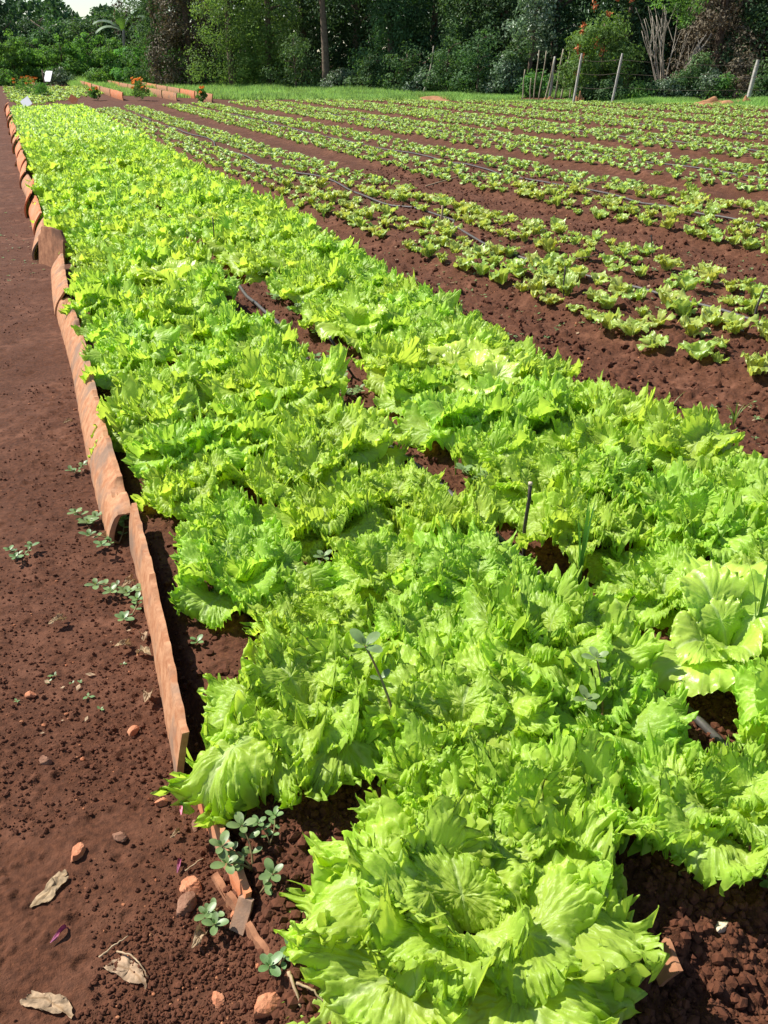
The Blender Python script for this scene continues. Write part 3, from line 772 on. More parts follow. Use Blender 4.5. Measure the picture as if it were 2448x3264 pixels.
def grass_tuft(px, py, n, h, label, seed, z=.05, spread=.35, w=.006):
    x, y = at(px, py, z); r = np.random.default_rng(seed); mb = MB()
    for k in range(n):
        a = r.uniform(0, 6.28); l = h*r.uniform(.6, 1.1); t = np.linspace(0, 1, 9); bend = r.uniform(.2, 1)*spread
        c = np.stack([np.cos(a)*l*bend*t**2, np.sin(a)*l*bend*t**2, l*t*(1-.35*bend*t*t)], -1)
        s = np.array([-sin(a), cos(a), 0]); ww = w*(1-t**2.2)*.5+.0003
        V = np.concatenate([c-s*ww[:, None], c+np.array([0, 0, -.0008]), c+s*ww[:, None]]); i = np.arange(8)
        mb.add(V, np.concatenate([np.stack([i, i+1, i+10, i+9], -1), np.stack([i+9, i+10, i+19, i+18], -1)]), np.full((27, 2), .5))
    tag(link('grass_tuft', mb.mesh('grass_tuft'), M['grass'], None, (x, y, gz(x, y)-.003)), label, 'grass', 'grass weeds between the lettuces')
grass_tuft(560, 1120, 4, .30, 'arching dark grass blades over the left lettuces', 1)
grass_tuft(1250, 1260, 7, .30, 'upright grass clump right of the dark stake', 2, spread=.2, w=.009)
grass_tuft(945, 1330, 3, .25, 'two grass blades in the shaded hollow left of the dark stake', 3, spread=.2)
grass_tuft(1620, 1420, 5, .34, 'tall grass blades near the right margin', 4, spread=.25, w=.009)
grass_tuft(985, 1010, 9, .19, 'fine grass tuft in the gap of the bed middle', 5, spread=.6, w=.004)
grass_tuft(1440, 905, 6, .12, 'thin grass in the furrow beside the mature bed', 6, spread=.6, w=.004)
grass_tuft(1590, 890, 9, .12, 'low grass tuft in the furrow at the right margin', 7, spread=.8, w=.004)
grass_tuft(700, 470, 8, .16, 'grass tuft in the furrow right of the mature bed', 8, spread=.6, w=.006)

# loose crumbs and gravel, and specks of tiny weeds: nobody could count them
def scatter_lumps(name, n, region, smin, smax, mat, seed, label, sink=.3):
    r = np.random.default_rng(seed); base = []
    ico = np.array([[0, 0, 1], [.894, 0, .447], [.276, .851, .447], [-.724, .526, .447], [-.724, -.526, .447], [.276, -.851, .447],
                    [.724, .526, -.447], [-.276, .851, -.447], [-.894, 0, -.447], [-.276, -.851, -.447], [.724, -.526, -.447], [0, 0, -1]])
    fc = np.array([[0,1,2],[0,2,3],[0,3,4],[0,4,5],[0,5,1],[1,6,2],[2,7,3],[3,8,4],[4,9,5],[5,10,1],[2,6,7],[3,7,8],[4,8,9],[5,9,10],[1,10,6],[6,11,7],[7,11,8],[8,11,9],[9,11,10],[10,11,6]])
    X, Y = region(r, n); Z = ground_z(X, Y)
    S = smin*(smax/smin)**(r.random(len(X))**2.2)
    V = ico[None]*(1+r.uniform(-.28, .28, (len(X), 12, 1)))*r.uniform(.65, 1.1, (len(X), 1, 3))*S[:, None, None]
    V += np.stack([X, Y, Z+S*sink], -1)[:, None]
    F = fc[None]+(np.arange(len(X))*12)[:, None, None]
    o = link(name, np_mesh(name, V.reshape(-1, 3), F.reshape(-1, 3), None, False), mat); tag(o, label, kind='stuff')
def reg_path(r, n):
    d = .62*(9/.62)**(r.random(n)**1.25); a = r.uniform(-.55, .22, n); X = d*np.sin(a); Y = d*np.cos(a); k = (X < .13) & (fbm(X*4, Y*4, 77, 3) > -.35+.5*r.random(n)-.2); return X[k], Y[k]
def reg_bed(r, n):
    X = r.uniform(.12, 2.1, n); Y = .35+r.random(n)**1.6*4.5; return X, Y
def reg_corner(r, n):
    X = r.uniform(.1, 1.5, n); Y = r.uniform(.3, 1.15, n); return X, Y
def reg_fur(r, n):
    Y = 1.2+r.random(n)**1.3*9; X = r.uniform(1.9, 4.6, n)+np.maximum(0, Y-3)*.3*r.random(n); return X, Y
scatter_lumps('soil_crumbs', 70000, reg_path, .0009, .0055, M['crumb'], 1, 'red brown soil crumbs on the trodden path')
scatter_lumps('bed_crumbs', 16000, reg_bed, .0025, .012, M['crumb'], 2, 'red brown crumbs on the bed soil')
scatter_lumps('corner_crumbs', 15000, reg_corner, .0022, .013, M['crumb'], 3, 'crumbly red soil at the near end of the bed')
scatter_lumps('furrow_crumbs', 12000, reg_fur, .004, .02, M['crumb'], 4, 'red brown clods in the furrows')
scatter_lumps('gravel', 650, reg_path, .002, .006, M['gravel'], 5, 'tiny orange tile chips on the path')
scatter_lumps('bed_gravel', 200, reg_corner, .002, .007, M['gravel'], 6, 'tiny orange chips in the bed soil')
scatter_lumps('furrow_gravel', 260, reg_fur, .005, .014, M['gravel'], 8, 'orange chips in the furrows')

def specks(name, n, region, s0, s1, mat, seed, label, flat=.5, per=4):
    r = np.random.default_rng(seed); X, Y = region(r, n); Z = ground_z(X, Y); mb = MB(); k = len(X)
    A = r.uniform(0, 6.28, (k, 1))+np.arange(per)*2*pi/per+r.normal(0, .5, (k, per)); S = r.uniform(s0, s1, (k, 1))*r.uniform(.6, 1.1, (k, per)); el = r.uniform(0, flat, (k, per))
    c = np.stack([X, Y, Z+.004], -1)[:, None]; d = np.stack([np.cos(A)*np.cos(el), np.sin(A)*np.cos(el), np.sin(el)], -1); q = np.stack([-np.sin(A), np.cos(A), 0*A], -1)
    V = np.stack([c+d*0, c+d*S[..., None]*.55-q*S[..., None]*.28, c+d*S[..., None], c+d*S[..., None]*.55+q*S[..., None]*.28], 2).reshape(-1, 3)
    F = np.arange(len(V)).reshape(-1, 4)
    tag(link(name, np_mesh(name, V, F, np.zeros((len(V), 2))+1), mat), label, kind='stuff')
def reg_fw(r, n):
    Y = 1.6+r.random(n)**1.2*6; X = 2.0+r.random(n)*3.2; k = fbm(X*1.4, Y*1.4, 88, 3) > .05; return X[k], Y[k]
def reg_pw(r, n):
    Y = 1.4+r.random(n)*13.6; X = -r.random(n)*.09*Y*2+.05; k = fbm(X*1.5, Y*.8, 89, 3) > .22; return X[k], Y[k]
specks('tiny_weeds', 1500, reg_fw, .008, .024, M['purslane'], 1, 'tiny green weeds sprinkled over the furrows')
specks('path_weeds', 420, reg_pw, .008, .024, M['purslane'], 2, 'tiny green weeds sprinkled over the path')
specks('leaf_litter', 420, reg_pw, .008, .024, M['dry'], 3, 'pale scraps of dead leaf on the path', .3, 1)
specks('furrow_litter', 500, reg_fw, .01, .04, M['dry'], 4, 'pale scraps of straw on the furrows', .3, 1)

# ------------------------------------------------------------------ background: grass strip, hedge, forest
M['turf'] = leaf_mat('meadow_grass', (.25, .42, .12), (.38, .60, .12), .38, veins=False, rough=.6, spec=.2, nsc=.8, var=(.7, 1.3), hue=0)
def fol(name, base, trans, t=.3, rough=.65, spec=.2): return leaf_mat(name, base, trans, t, veins=False, rough=rough, hue=.015, spec=spec, nsc=1.6, var=(.5, 1.7))
M['f_bush'] = fol('hedge_foliage', (.10, .22, .055), (.18, .40, .04), .35)
M['f_dark'] = fol('dark_foliage', (.048, .098, .040), (.07, .14, .03), .25)
M['f_mid'] = fol('mid_foliage', (.085, .155, .060), (.12, .24, .04), .28)
M['f_light'] = fol('light_foliage', (.13, .22, .06), (.22, .38, .05), .33)
M['f_brown'] = fol('withered_foliage', (.14, .115, .075), (.14, .10, .05), .2)
M['f_flame'] = fol('feathery_foliage', (.10, .17, .045), (.17, .29, .03), .33)
M['f_pale'] = fol('pale_foliage', (.13, .19, .11), (.15, .26, .09), .25, .45, .4)
M['flower'] = plain_mat('orange_flower', (.85, .22, .02), (.95, .38, .03), 60, .6, 0)
M['flower_red'] = plain_mat('scarlet_flower', (.45, .10, .03), (.55, .17, .05), 60, .6, 0)
M['bark'] = plain_mat('grey_brown_bark', (.10, .07, .05), (.19, .14, .10), 12, .9, .5, .01)
M['bark_pale'] = plain_mat('pale_bark', (.30, .25, .19), (.45, .39, .31), 14, .85, .4, .008)
M['bamboo'] = plain_mat('weathered_pole', (.30, .25, .17), (.42, .36, .26), 20, .8, .3, .004)
M['concrete'] = plain_mat('weathered_concrete', (.33, .31, .27), (.48, .45, .40), 14, .9, .4, .004, .2, (.35, .65), (.30, .29, .26))
M['wire'] = plain_mat('rusty_wire', (.12, .09, .07), (.2, .16, .13), 20, .6, 0)
M['white'] = plain_mat('white_board', (.72, .73, .74), (.80, .80, .80), 8, .6, .1, .002)
M['mound'] = plain_mat('orange_earth', (.27, .115, .05), (.42, .22, .11), 9, .95, .6, .01)

def cards(r, C, size, droop=.3, elong=1.9, nrm=None):
    """leaf-sized rhombi at points C"""
    n = len(C); d = r.normal(size=(n, 3)); d[:, 2] -= droop; d /= np.linalg.norm(d, axis=1)[:, None]
    if nrm is not None:
        nn = nrm+r.normal(size=(n, 3))*.38; nn /= np.linalg.norm(nn, axis=1)[:, None]; d = d-nn*(d*nn).sum(1)[:, None]; d /= np.linalg.norm(d, axis=1)[:, None]+1e-6; q = np.cross(nn, d)
    else: q = np.cross(d, r.normal(size=(n, 3))); q /= np.linalg.norm(q, axis=1)[:, None]+1e-6
    s = (size*r.uniform(.6, 1.35, n))[:, None]
    nn = np.cross(d, q)*s*.12
    V = np.stack([C-d*s*.5*elong/1.9, C+q*s*.3+nn, C+d*s*.5*elong/1.9, C-q*s*.3+nn], 1).reshape(-1, 3)
    return V
def crown_points(r, n, blobs, clump=.30, per=45, normals=False):
    """blobs: (x, y, z, rx, ry, rz); leaves gather in clumps over the blobs' outer shell"""
    w = np.array([b[3]*b[5]+b[4]*b[5] for b in blobs]); w = w/w.sum(); out = []; on = []
    nc = max(4, n//per)
    for b, k in zip(blobs, (w*nc).astype(int)+1):
        d = r.normal(size=(k, 3)); d /= np.linalg.norm(d, axis=1)[:, None]
        c = np.array(b[:3])+d*np.array(b[3:])*(r.random((k, 1))**.22)
        e = r.normal(size=(k, per, 3)); e /= np.linalg.norm(e, axis=2)[..., None]
        p = c[:, None]+e*(r.random((k, per, 1))**.4)*clump*1.5*r.uniform(.5, 1.3, (k, 1, 1))*[1, 1, .75]
        out.append(p.reshape(-1, 3)); on.append((d[:, None]*.55+e+[0, 0, .35]).reshape(-1, 3))
    P = np.concatenate(out)
    if not normals: return P
    nn = np.concatenate(on); return P, nn/np.linalg.norm(nn, axis=1)[:, None]
def limb_mesh(r, h, rad, spread, nb=6, lean=(0, 0), top=.75, name='trunk'):
    mb = MB(); t = np.linspace(0, 1, 9)
    p = np.stack([lean[0]*t+.06*h*.3*np.sin(t*4+r.random()*6)*t, lean[1]*t, h*top*t], -1); tube(mb, p, rad*(1.25-.8*t), 9)
    for k in range(nb):
        s = r.uniform(.3, .95); b = np.array([np.interp(s, t, p[:, i]) for i in range(3)]); a = r.uniform(0, 6.28); l = spread*r.uniform(.5, 1)
        tt = np.linspace(0, 1, 6); q = b+np.stack([np.cos(a)*l*tt, np.sin(a)*l*tt, l*.7*tt+.08*np.sin(tt*5)], -1)
        tube(mb, q, rad*.5*(1-.75*tt), 6)
    return mb.mesh(name)
def spot(px, d):
    """ground point at photo column px (1659 wide), d metres of view depth"""
    v = FW*0+np.array([sin(YAW), cos(YAW), 0.]); u = (px*768/1659-384)/FPX
    hx = v*d+RT*u*(d*cos(PITCH)+CAM_H*sin(PITCH)); return hx[0], hx[1]
def top_h(py, d):
    """height that shows at photo row py (2212 high) at distance d"""
    q = py*1024/2212-512; e = math.atan2(-q, FPX)-PITCH; return CAM_H+d*math.tan(e)
def tree(name, px, d, h, w, mat, label, cat='tree', n=6000, size=.12, trunk=.12, group='trees and bushes behind the field', low=.15, seed=1, clump=.32, z=0, droop=.3, depth=.8, bark='bark', nblob=7, limbs=6, elong=1.9):
    r = np.random.default_rng(seed); x, y = spot(px, d); root = empty(name, (x, y, z)); tag(root, label, cat, group)
    blobs = []
    for k in range(nblob):
        f = (k+.5)/nblob; a = k*2.4+r.random(); ww = w*.5*math.sin(pi*min(1, (.25+f*.85)))**.5
        blobs.append((math.cos(a)*ww*.55, math.sin(a)*ww*.55*depth, h*(low+(1-low)*f*.86), ww*r.uniform(.45, .75), ww*depth*.6, h*r.uniform(.10, .19)))
    C, NN = crown_points(r, n, blobs, clump, normals=True); C[:, 2] = np.abs(C[:, 2]); C[:, 2] = np.minimum(C[:, 2], h*1.08)
    V = cards(r, C, size, droop, elong, NN); F = np.arange(len(V)).reshape(-1, 4)
    link('crown', np_mesh('crown', V, F, np.zeros((len(V), 2))+1, False), mat, root)
    link('trunk', limb_mesh(r, h, trunk, w*.35, limbs), M[bark], root)
    return root

# meadow grass between the field and the trees
def build_turf():
    r = np.random.default_rng(5); n = 150000
    px = r.uniform(150, 1720, n); u = r.random(n)
    v = np.array([sin(YAW), cos(YAW)]); rt = RT[:2]
    dn = np.interp(px, [150, 260, 480, 700, 1000, 1240, 1659], [46, 34, 30.5, 30.2, 29.6, 27.5, 25.2])
    df = np.interp(px, [150, 300, 500, 700, 900, 1240, 1340, 1659], [47, 52, 47, 41, 37, 32.0, 29.0, 27.5])
    d = dn+(df-dn)*u; w = (px*768/1659-384)/FPX*(d*cos(PITCH)+CAM_H*sin(PITCH))
    X = v[0]*d+rt[0]*w; Y = v[1]*d+rt[1]*w
    keep = (fbm(X*.7, Y*.7, 41, 3) > -.45-.5*(px < 900)) ; X, Y, px, u = X[keep], Y[keep], px[keep], u[keep]; n = len(X)
    h = r.uniform(.08, .24, n)*np.where(px < 620, 1.15, np.where(px < 1000, 1.0, .85))*(1+.5*fbm(X*.5, Y*.5, 43, 2))*(.6+.6*u)
    a = r.uniform(0, 6.28, n); wd = r.uniform(.012, .026, n); l = r.normal(0, .35, (n, 2))*h[:, None]
    Z = ground_z(X, Y)
    V = np.stack([np.stack([X-np.cos(a)*wd, Y-np.sin(a)*wd, Z], -1), np.stack([X+np.cos(a)*wd, Y+np.sin(a)*wd, Z], -1), np.stack([X+l[:, 0], Y+l[:, 1], Z+h], -1)], 1).reshape(-1, 3)
    o = link('meadow_grass', np_mesh('meadow_grass', V, np.arange(len(V)).reshape(-1, 3), np.zeros((len(V), 2))+1, False), M['turf'])
    tag(o, 'strip of bright green meadow grass between the seedling beds and the trees', kind='stuff')
build_turf()

# hedge of rounded bushes at the back left
for k, (px, ty, w, d) in enumerate([(-25, 60, 3.2, 49), (38, 67, 3.0, 49), (92, 92, 2.4, 50), (141, 82, 2.6, 49), (198, 64, 3.0, 50), (247, 80, 2.4, 49), (312, 80, 2.8, 47), (378, 97, 2.3, 46)]):
    tree('bush', px, d, top_h(ty, d)*1.16, w, M['f_bush'], f"rounded green bush in the back left hedge, {ordinal(k+1)} from the left", 'bush', 7000, .12, .06, 'rounded bushes of the back left hedge', .02, 30+k, .16, nblob=7, depth=.9)
for k, px in enumerate([15, 130, 215, 290, 350]):
    tree('shrub', px, 46.5, .7+.15*(k % 2), 1.3, M['f_pale' if k in (1,) else 'f_bush'], f"low leafy shrub at the foot of the back left hedge, {ordinal(k+1)} from the left", 'shrub', 1500, .10, .03, 'low shrubs before the hedge', .1, 50+k, .2)
# dark trees behind the hedge
for k, (px, ty, w, m_) in enumerate([(10, -60, 5.0, 'f_dark'), (75, 22, 5.0, 'f_dark'), (125, 28, 4.5, 'f_mid'), (170, 12, 5.0, 'f_dark'), (225, 4, 4.5, 'f_mid'), (275, -4, 3.6, 'f_brown'), (300, 34, 4.0, 'f_dark')]):
    d = 60+3*(k % 2); tree('tree', px, d, top_h(ty, d), w, M[m_], f"{['tall black green','dark round topped','mid green','dark spreading','hazy green','brownish thin','dark low'][k]} tree behind the back left hedge, {ordinal(k+1)} from the left", 'tree', 7000, .20, .15, 'trees behind the hedge', .05, 70+k, .42)

# banana plant
def banana():
    x, y = spot(272, 52.5); root = empty('banana_plant', (x, y, 0)); tag(root, 'banana plant with long arching pale leaves above the hedge', 'banana plant')
    mb = MB(); t = np.linspace(0, 1, 8); tube(mb, np.stack([.25*t, 0*t, 2.6*t], -1), .13*(1-.45*t), 10); link('stem', mb.mesh('stem'), M['bark_pale'], root)
    r = np.random.default_rng(3)
    for a, l, up, cur in [(0.1, 2.4, 1.3, 1.3), (.5, 2.2, 1.4, 1.3), (3.0, 2.0, 1.0, 1.5), (2.4, 1.3, 1.45, .5), (-.4, 2.3, 1.1, 1.6), (3.5, 1.7, .8, 1.6), (1.2, 1.4, 1.3, 1.2), (-.1, 1.5, .3, 1.2)]:
        a = a-YAW; n = 22; s = np.linspace(0, 1, n); an = up-cur*s; R = np.cumsum(np.cos(an))*l/n; Z = np.cumsum(np.sin(an))*l/n
        w = .32*np.sin(pi*np.clip(s*1.02, 0, 1))**.55*(s > .08); side = np.array([-sin(a), cos(a), 0])
        c = np.stack([.25+np.cos(a)*R, np.sin(a)*R, 2.45+Z], -1); jag = 1-.35*(r.random(n) > .6)
        V = np.concatenate([c+side*(w*jag)[:, None]+[0, 0, -.10]*(w > 0)[:, None], c, c-side*(w*jag)[:, None]+[0, 0, -.10]*(w > 0)[:, None]])
        i = np.arange(n-1); mb = MB(); mb.add(V, np.concatenate([np.stack([i, i+1, n+i+1, n+i], -1), np.stack([n+i, n+i+1, 2*n+i+1, 2*n+i], -1)]), np.zeros((3*n, 2))+1)
        link('leaf', mb.mesh('leaf'), M['f_pale'] if cur > 1.25 else M['f_bush'], root)
banana()

# middle and right forest edge
TR = [(345, 44, 7.0, 3.2, 'f_mid', 'olive green tree left of the withered brown tree', .10, .38), (415, 43, 7.5, 3.4, 'f_brown', 'tall withered grey brown tree hung with dead vines', .14, .35),
      (505, 41, 6.5, 3.6, 'f_light', 'airy light green tree with drooping feathery foliage', .10, .34), (585, 41, 6.0, 3.0, 'f_light', 'light green drooping tree next to the dark forest', .10, .34),
      (660, 43, 7.5, 3.6, 'f_dark', 'dark tree left of the bare standing trunk', .14, .4), (770, 42, 7.5, 3.8, 'f_dark', 'dark broad tree right of the bare standing trunk', .14, .4),
      (845, 39, 6.5, 3.0, 'f_mid', 'vine covered tree near the middle of the forest edge', .12, .36), (935, 40, 7.5, 3.8, 'f_dark', 'black green tree with a leaning pale stem below', .14, .4),
      (1010, 38, 6.5, 3.0, 'f_mid', 'creeper draped tree left of the silvery tree', .13, .36), (1085, 37, 6.5, 3.0, 'f_dark', 'dark ivy clad tree behind the silvery tree', .13, .36),
      (1190, 38, 7.5, 3.6, 'f_dark', 'near black tree behind the row of thin poles', .14, .4), (1345, 35, 7, 3.2, 'f_dark', 'dark tree behind the orange flowering shrub', .14, .38),
      (1440, 36, 7, 3.4, 'f_dark', 'dark tree behind the bare branched shrub', .14, .38), (1535, 33, 6.5, 3.0, 'f_brown', 'tall brown tree draped with dead creepers at the right', .11, .34),
      (1630, 33, 6.5, 3.2, 'f_dark', 'dark brown green tree at the right margin', .13, .36), (1720, 33, 6.5, 3.2, 'f_mid', 'mid green tree just past the right margin', .13, .36)]
for k, (px, d, h, w, m_, lab, sz, cl) in enumerate(TR):
    tree('tree', px, d, h, w, M[m_], lab, 'tree', 11000, sz*.95, .15, 'trees of the forest edge', .02, 100+k, cl, nblob=10, droop=.5)
tree('tree', 1140, 34.5, 4.3, 2.2, M['f_pale'], 'silvery leaved tree catching light above the thin poles', 'tree', 2300, .13, .08, 'trees of the forest edge', .35, 130, .3)
tree('tree', 705, 38.5, 7.5, 5.0, M['f_dark'], 'tall tree with a straight bare brown trunk', 'tree', 7000, .14, .14, 'trees of the forest edge', .52, 131, .4, limbs=3)
for k, (px, d, h, w, m_) in enumerate([(640, 39, 2.6, 2.2, 'f_mid'), (800, 37, 1.5, 1.6, 'f_mid'), (735, 37.5, .9, 1.3, 'f_pale'), (880, 35.5, 1.8, 1.8, 'f_mid'), (920, 35, .9, 1.4, 'f_pale'), (965, 34.5, 2.0, 1.8, 'f_mid'),
      (1030, 33.5, 2.4, 1.9, 'f_mid'), (1090, 33.0, 1.3, 1.6, 'f_pale'), (1150, 32.5, .8, 1.2, 'f_bush'), (1110, 33.5, 2.2, 1.4, 'f_mid'), (560, 42.5, 2.2, 2.4, 'f_bush'), (470, 43.5, 1.6, 2.2, 'f_bush'), (1210, 32.5, .9, 1.2, 'f_mid')]):
    tree('shrub', px, d, h, w, M[m_], f"{['leafy','rounded','pale','ivy covered','silver tipped','tall thin','climbing','dusty','low','narrow','bright','broad','scrubby'][k]} shrub along the foot of the forest, {['left of the bare trunk','right of the bare trunk','under the bare trunk','before the vine covered tree','beside the leaning stem','near the leaning stem','left of the poles','before the poles','at the feet of the poles','behind the first poles','under the light green tree','under the withered tree','behind the poles'][k]}",
         'shrub', 2600, .10, .04, 'shrubs along the foot of the forest', .05, 150+k, .22)
for k, (px, d, h, w, m_) in enumerate([(1320, 28.3, .8, 1.0, 'f_mid'), (1365, 28.2, .55, 1.1, 'f_bush'), (1400, 28.5, .6, 1.2, 'f_mid'), (1440, 28.3, .8, 1.0, 'f_pale'), (1480, 28.3, 1.15, 1.1, 'f_mid'), (1525, 28.0, 1.0, 1.2, 'f_pale'),
      (1560, 27.8, .85, 1.0, 'f_bush'), (1600, 27.8, .9, 1.1, 'f_brown'), (1645, 27.3, 1.0, 1.2, 'f_mid'), (1690, 27, .9, 1.2, 'f_mid'), (1270, 28.8, .6, .9, 'f_mid'), (1505, 28.8, 1.7, 1.2, 'f_mid'), (1580, 29.5, 1.6, 1.6, 'f_brown'), (1650, 29.5, 1.8, 1.6, 'f_mid')]):
    tree('shrub', px, d, h, w, M[m_], f"{['dusty green','low creeping','tangled','pale leaved','upright','grey green','bright','withered','broad','outermost','small','tall leafy','dry brown','dense'][k]} undergrowth shrub along the wire fence, right of the orange flowering shrub" if k != 10 else 'small undergrowth shrub under the orange flowering shrub',
         'shrub', 1900, .085, .025, 'undergrowth along the wire fence', .05, 170+k, .17)

# feathery shrub with scarlet flowers
rt_ = tree('flowering_shrub', 1290, 29.3, 2.85, 2.5, M['f_flame'], 'feathery green shrub with scarlet orange flowers behind the fence', 'flowering shrub', 7500, .085, .05, 'trees and bushes behind the field', .12, 190, .24, droop=.6, elong=2.6)
r = np.random.default_rng(12)
for k, (ox, oz) in enumerate([(-.85, 1.95), (-.95, 1.45), (-.55, 2.55), (-.1, 2.35), (-.4, 1.65), (.5, 2.75), (-.75, 1.2), (-.2, 1.4), (-.9, .75), (-.85, 2.05), (.1, 2.8)]):
    V = cards(r, r.normal(size=(26, 3))*[.045, .045, .06], .085, 0); me = np_mesh('flower', V, np.arange(len(V)).reshape(-1, 4), None, False)
    link('flower', me, M['flower_red'], rt_, (ox*cos(YAW)-.75*sin(YAW), -ox*sin(YAW)-.75*cos(YAW), oz))

# pale bare branched shrub
def bare_shrub():
    x, y = spot(1432, 30); root = empty('bare_shrub', (x, y, 0)); tag(root, 'leafless shrub with many pale upright branches', 'bare shrub'); r = np.random.default_rng(9)
    mb = MB()
    for k in range(15):
        a = r.uniform(0, 6.28); l = r.uniform(1.5, 2.7); o = r.uniform(.3, 1.15); t = np.linspace(0, 1, 8)
        p = np.stack([np.cos(a)*(.12+o*l*.6*t)+.05*np.sin(t*6+k), np.sin(a)*(.12+o*l*.6*t), l*t**.9], -1); tube(mb, p, .019*(1-.6*t), 6)
        for j in range(3):
            q0 = p[3+j]; b = a+r.normal(0, 1); ll = l*r.uniform(.2, .45); q = q0+np.stack([np.cos(b)*ll*t*.6, np.sin(b)*ll*t*.6, ll*t], -1); tube(mb, q, .012*(1-.7*t), 5)
    link('branches', mb.mesh('branches'), M['bark_pale'], root)
    C = crown_points(r, 1300, [(0, 0, 2.9, .9, .9, .4), (.5, 0, 2.5, .5, .5, .4)], .22); V = cards(r, C, .09)
    link('foliage', np_mesh('foliage', V, np.arange(len(V)).reshape(-1, 4), np.zeros((len(V), 2))+1, False), M['f_bush'], root)
bare_shrub()
# leaning pale stem
mb = MB(); t = np.linspace(0, 1, 9); x, y = spot(915, 34.3)
tube(mb, np.stack([.25*np.sin(t*3)*.3+.30*t, -.1*t, .1+1.5*t], -1), .035*(1-.4*t), 7)
tag(link('dead_stem', mb.mesh('dead_stem'), M['bark_pale'], None, (x, y, 0)), 'pale leaning dead stem in front of the dark forest', 'dead stem')

# row of thin poles, fence posts and wire
for k, (px, tx, ty, by, rad, m_) in enumerate([(1128, 1129, 150, 208, .022, 'bamboo'), (1145, 1143, 168, 206, .02, 'bamboo'), (1152, 1156, 108, 206, .022, 'bamboo'), (1163, 1172, 110, 206, .022, 'bamboo'), (1177, 1190, 124, 208, .025, 'bamboo'),
        (1186, 1191, 122, 206, .045, 'concrete'), (1197, 1207, 106, 206, .03, 'bamboo'), (1210, 1222, 104, 208, .028, 'bamboo'), (1229, 1236, 100, 207, .025, 'bamboo')]):
    d = 30.6; x, y = spot(px, d); x1, y1 = spot(tx, d); h = top_h(ty, d); mb = MB(); t = np.linspace(0, 1, 7)
    P = np.stack([(x1-x)*t+.012*np.sin(t*7+k), (y1-y)*t, -.1+(h+.1)*t], -1); tube(mb, P, rad*(1-.25*t), 8)
    tag(link('pole', mb.mesh('pole'), M[m_], None, (x, y, 0)), f"{'thick white pole' if m_ == 'concrete' else 'thin tan pole'} in the row before the dark forest, {ordinal(k+1)} from the left", 'pole', 'thin poles left of the flowering shrub')
posts = []
for k, (px, tx, ty, lab) in enumerate([(1238, 1246, 115, 'slim white fence post at the left side of the flowering shrub'), (1321, 1331, 115, 'slender white fence post right of the flowering shrub'), (1612, 1619, 129, 'stout white concrete fence post near the right margin')]):
    d = 27.6-.5*k+(.3 if k == 2 else 0); x, y = spot(px, d); x1, y1 = spot(tx, d); h = top_h(ty, d); mb = MB(); s = .05 if k < 2 else .065
    n = 8
    for_z = np.linspace(-.1, h, n); V = []
    for i, z in enumerate(for_z):
        q = s*(1 if i < n-1 else .7)*(.62 if k < 2 else .8); ox = (x1-x)*z/h; oy = (y1-y)*z/h
        for a, b in ((-1, -.6), (-.6, -1), (.6, -1), (1, -.6), (1, .6), (.6, 1), (-.6, 1), (-1, .6)): V.append((ox+a*q, oy+b*q, z))
    F = [[i*8+j, i*8+(j+1) % 8, (i+1)*8+(j+1) % 8, (i+1)*8+j] for i in range(n-1) for j in range(8)]; c = (n-1)*8
    mb.add(V, [np.array(F), np.array([[c, c+1, c+2, c+3], [c+3, c+4, c+7, c], [c+4, c+5, c+6, c+7]])])
    tag(link('fence_post', mb.mesh('fence_post', False), M['concrete'], None, (x, y, 0)), lab, 'fence post', 'white concrete fence posts'); posts.append((x, y, h))
for k, zf in enumerate((.35, .62, .88)):
    mb = MB(); P = []
    ex = spot(1760, 26.3); ps = posts+[(ex[0], ex[1], posts[2][2])]
    for a, b in zip(ps[:-1], ps[1:]):
        for t in np.linspace(0, 1, 9)[:-1]: P.append((a[0]+(b[0]-a[0])*t, a[1]+(b[1]-a[1])*t-.07, (a[2]+(b[2]-a[2])*t)*zf-.05*sin(pi*t)))
    tube(mb, np.array(P), .0035, 4); tag(link('fence_wire', mb.mesh('fence_wire'), M['wire']), f"{['lowest', 'middle', 'highest'][k]} rusty wire strung along the white fence posts", 'fence wire', 'wires of the fence')

# orange earth and dry heaps before the fence
def heap(px, d, w, h, mat, label, seed):
    x, y = spot(px, d); r = np.random.default_rng(seed); n = 30; g = np.linspace(-1, 1, n); X, Y = np.meshgrid(g, g, indexing='ij'); R = np.sqrt(X*X+Y*Y)
    Z = h*np.clip(1-R**2, 0, 1)*(.7+.6*vnoise(X*4+seed, Y*4, seed))+.25*h*lumps(X.ravel(), Y.ravel(), .35, seed).reshape(X.shape)*3*(R < .95)-.03
    V = np.stack([X*w/2, Y*w/3, Z], -1).reshape(-1, 3)
    tag(link('earth_heap', np_mesh('earth_heap', V, grid_faces(n, n)), mat, None, (x, y, 0), -YAW), label, 'earth heap', 'heaps of loose earth')
heap(1545, 26.2, 1.6, .22, M['mound'], 'orange earth heap before the fence at the right', 1)
heap(1480, 26.8, .7, .14, M['mound'], 'small orange clod heap left of the big earth heap', 2)
heap(1605, 26.2, .7, .25, M['mound'], 'narrow orange earth heap beside the stout fence post', 3)
heap(930, 30.6, 2.4, .12, M['mound'], 'low tan heap of dry weeds at the field edge', 4)
heap(1185, 29.0, .5, .16, M['mound'], 'tiny orange heap in the grass before the poles', 5)
heap(1250, 28.0, .4, .30, M['mound'], 'orange clod at the foot of the slim white post', 6)

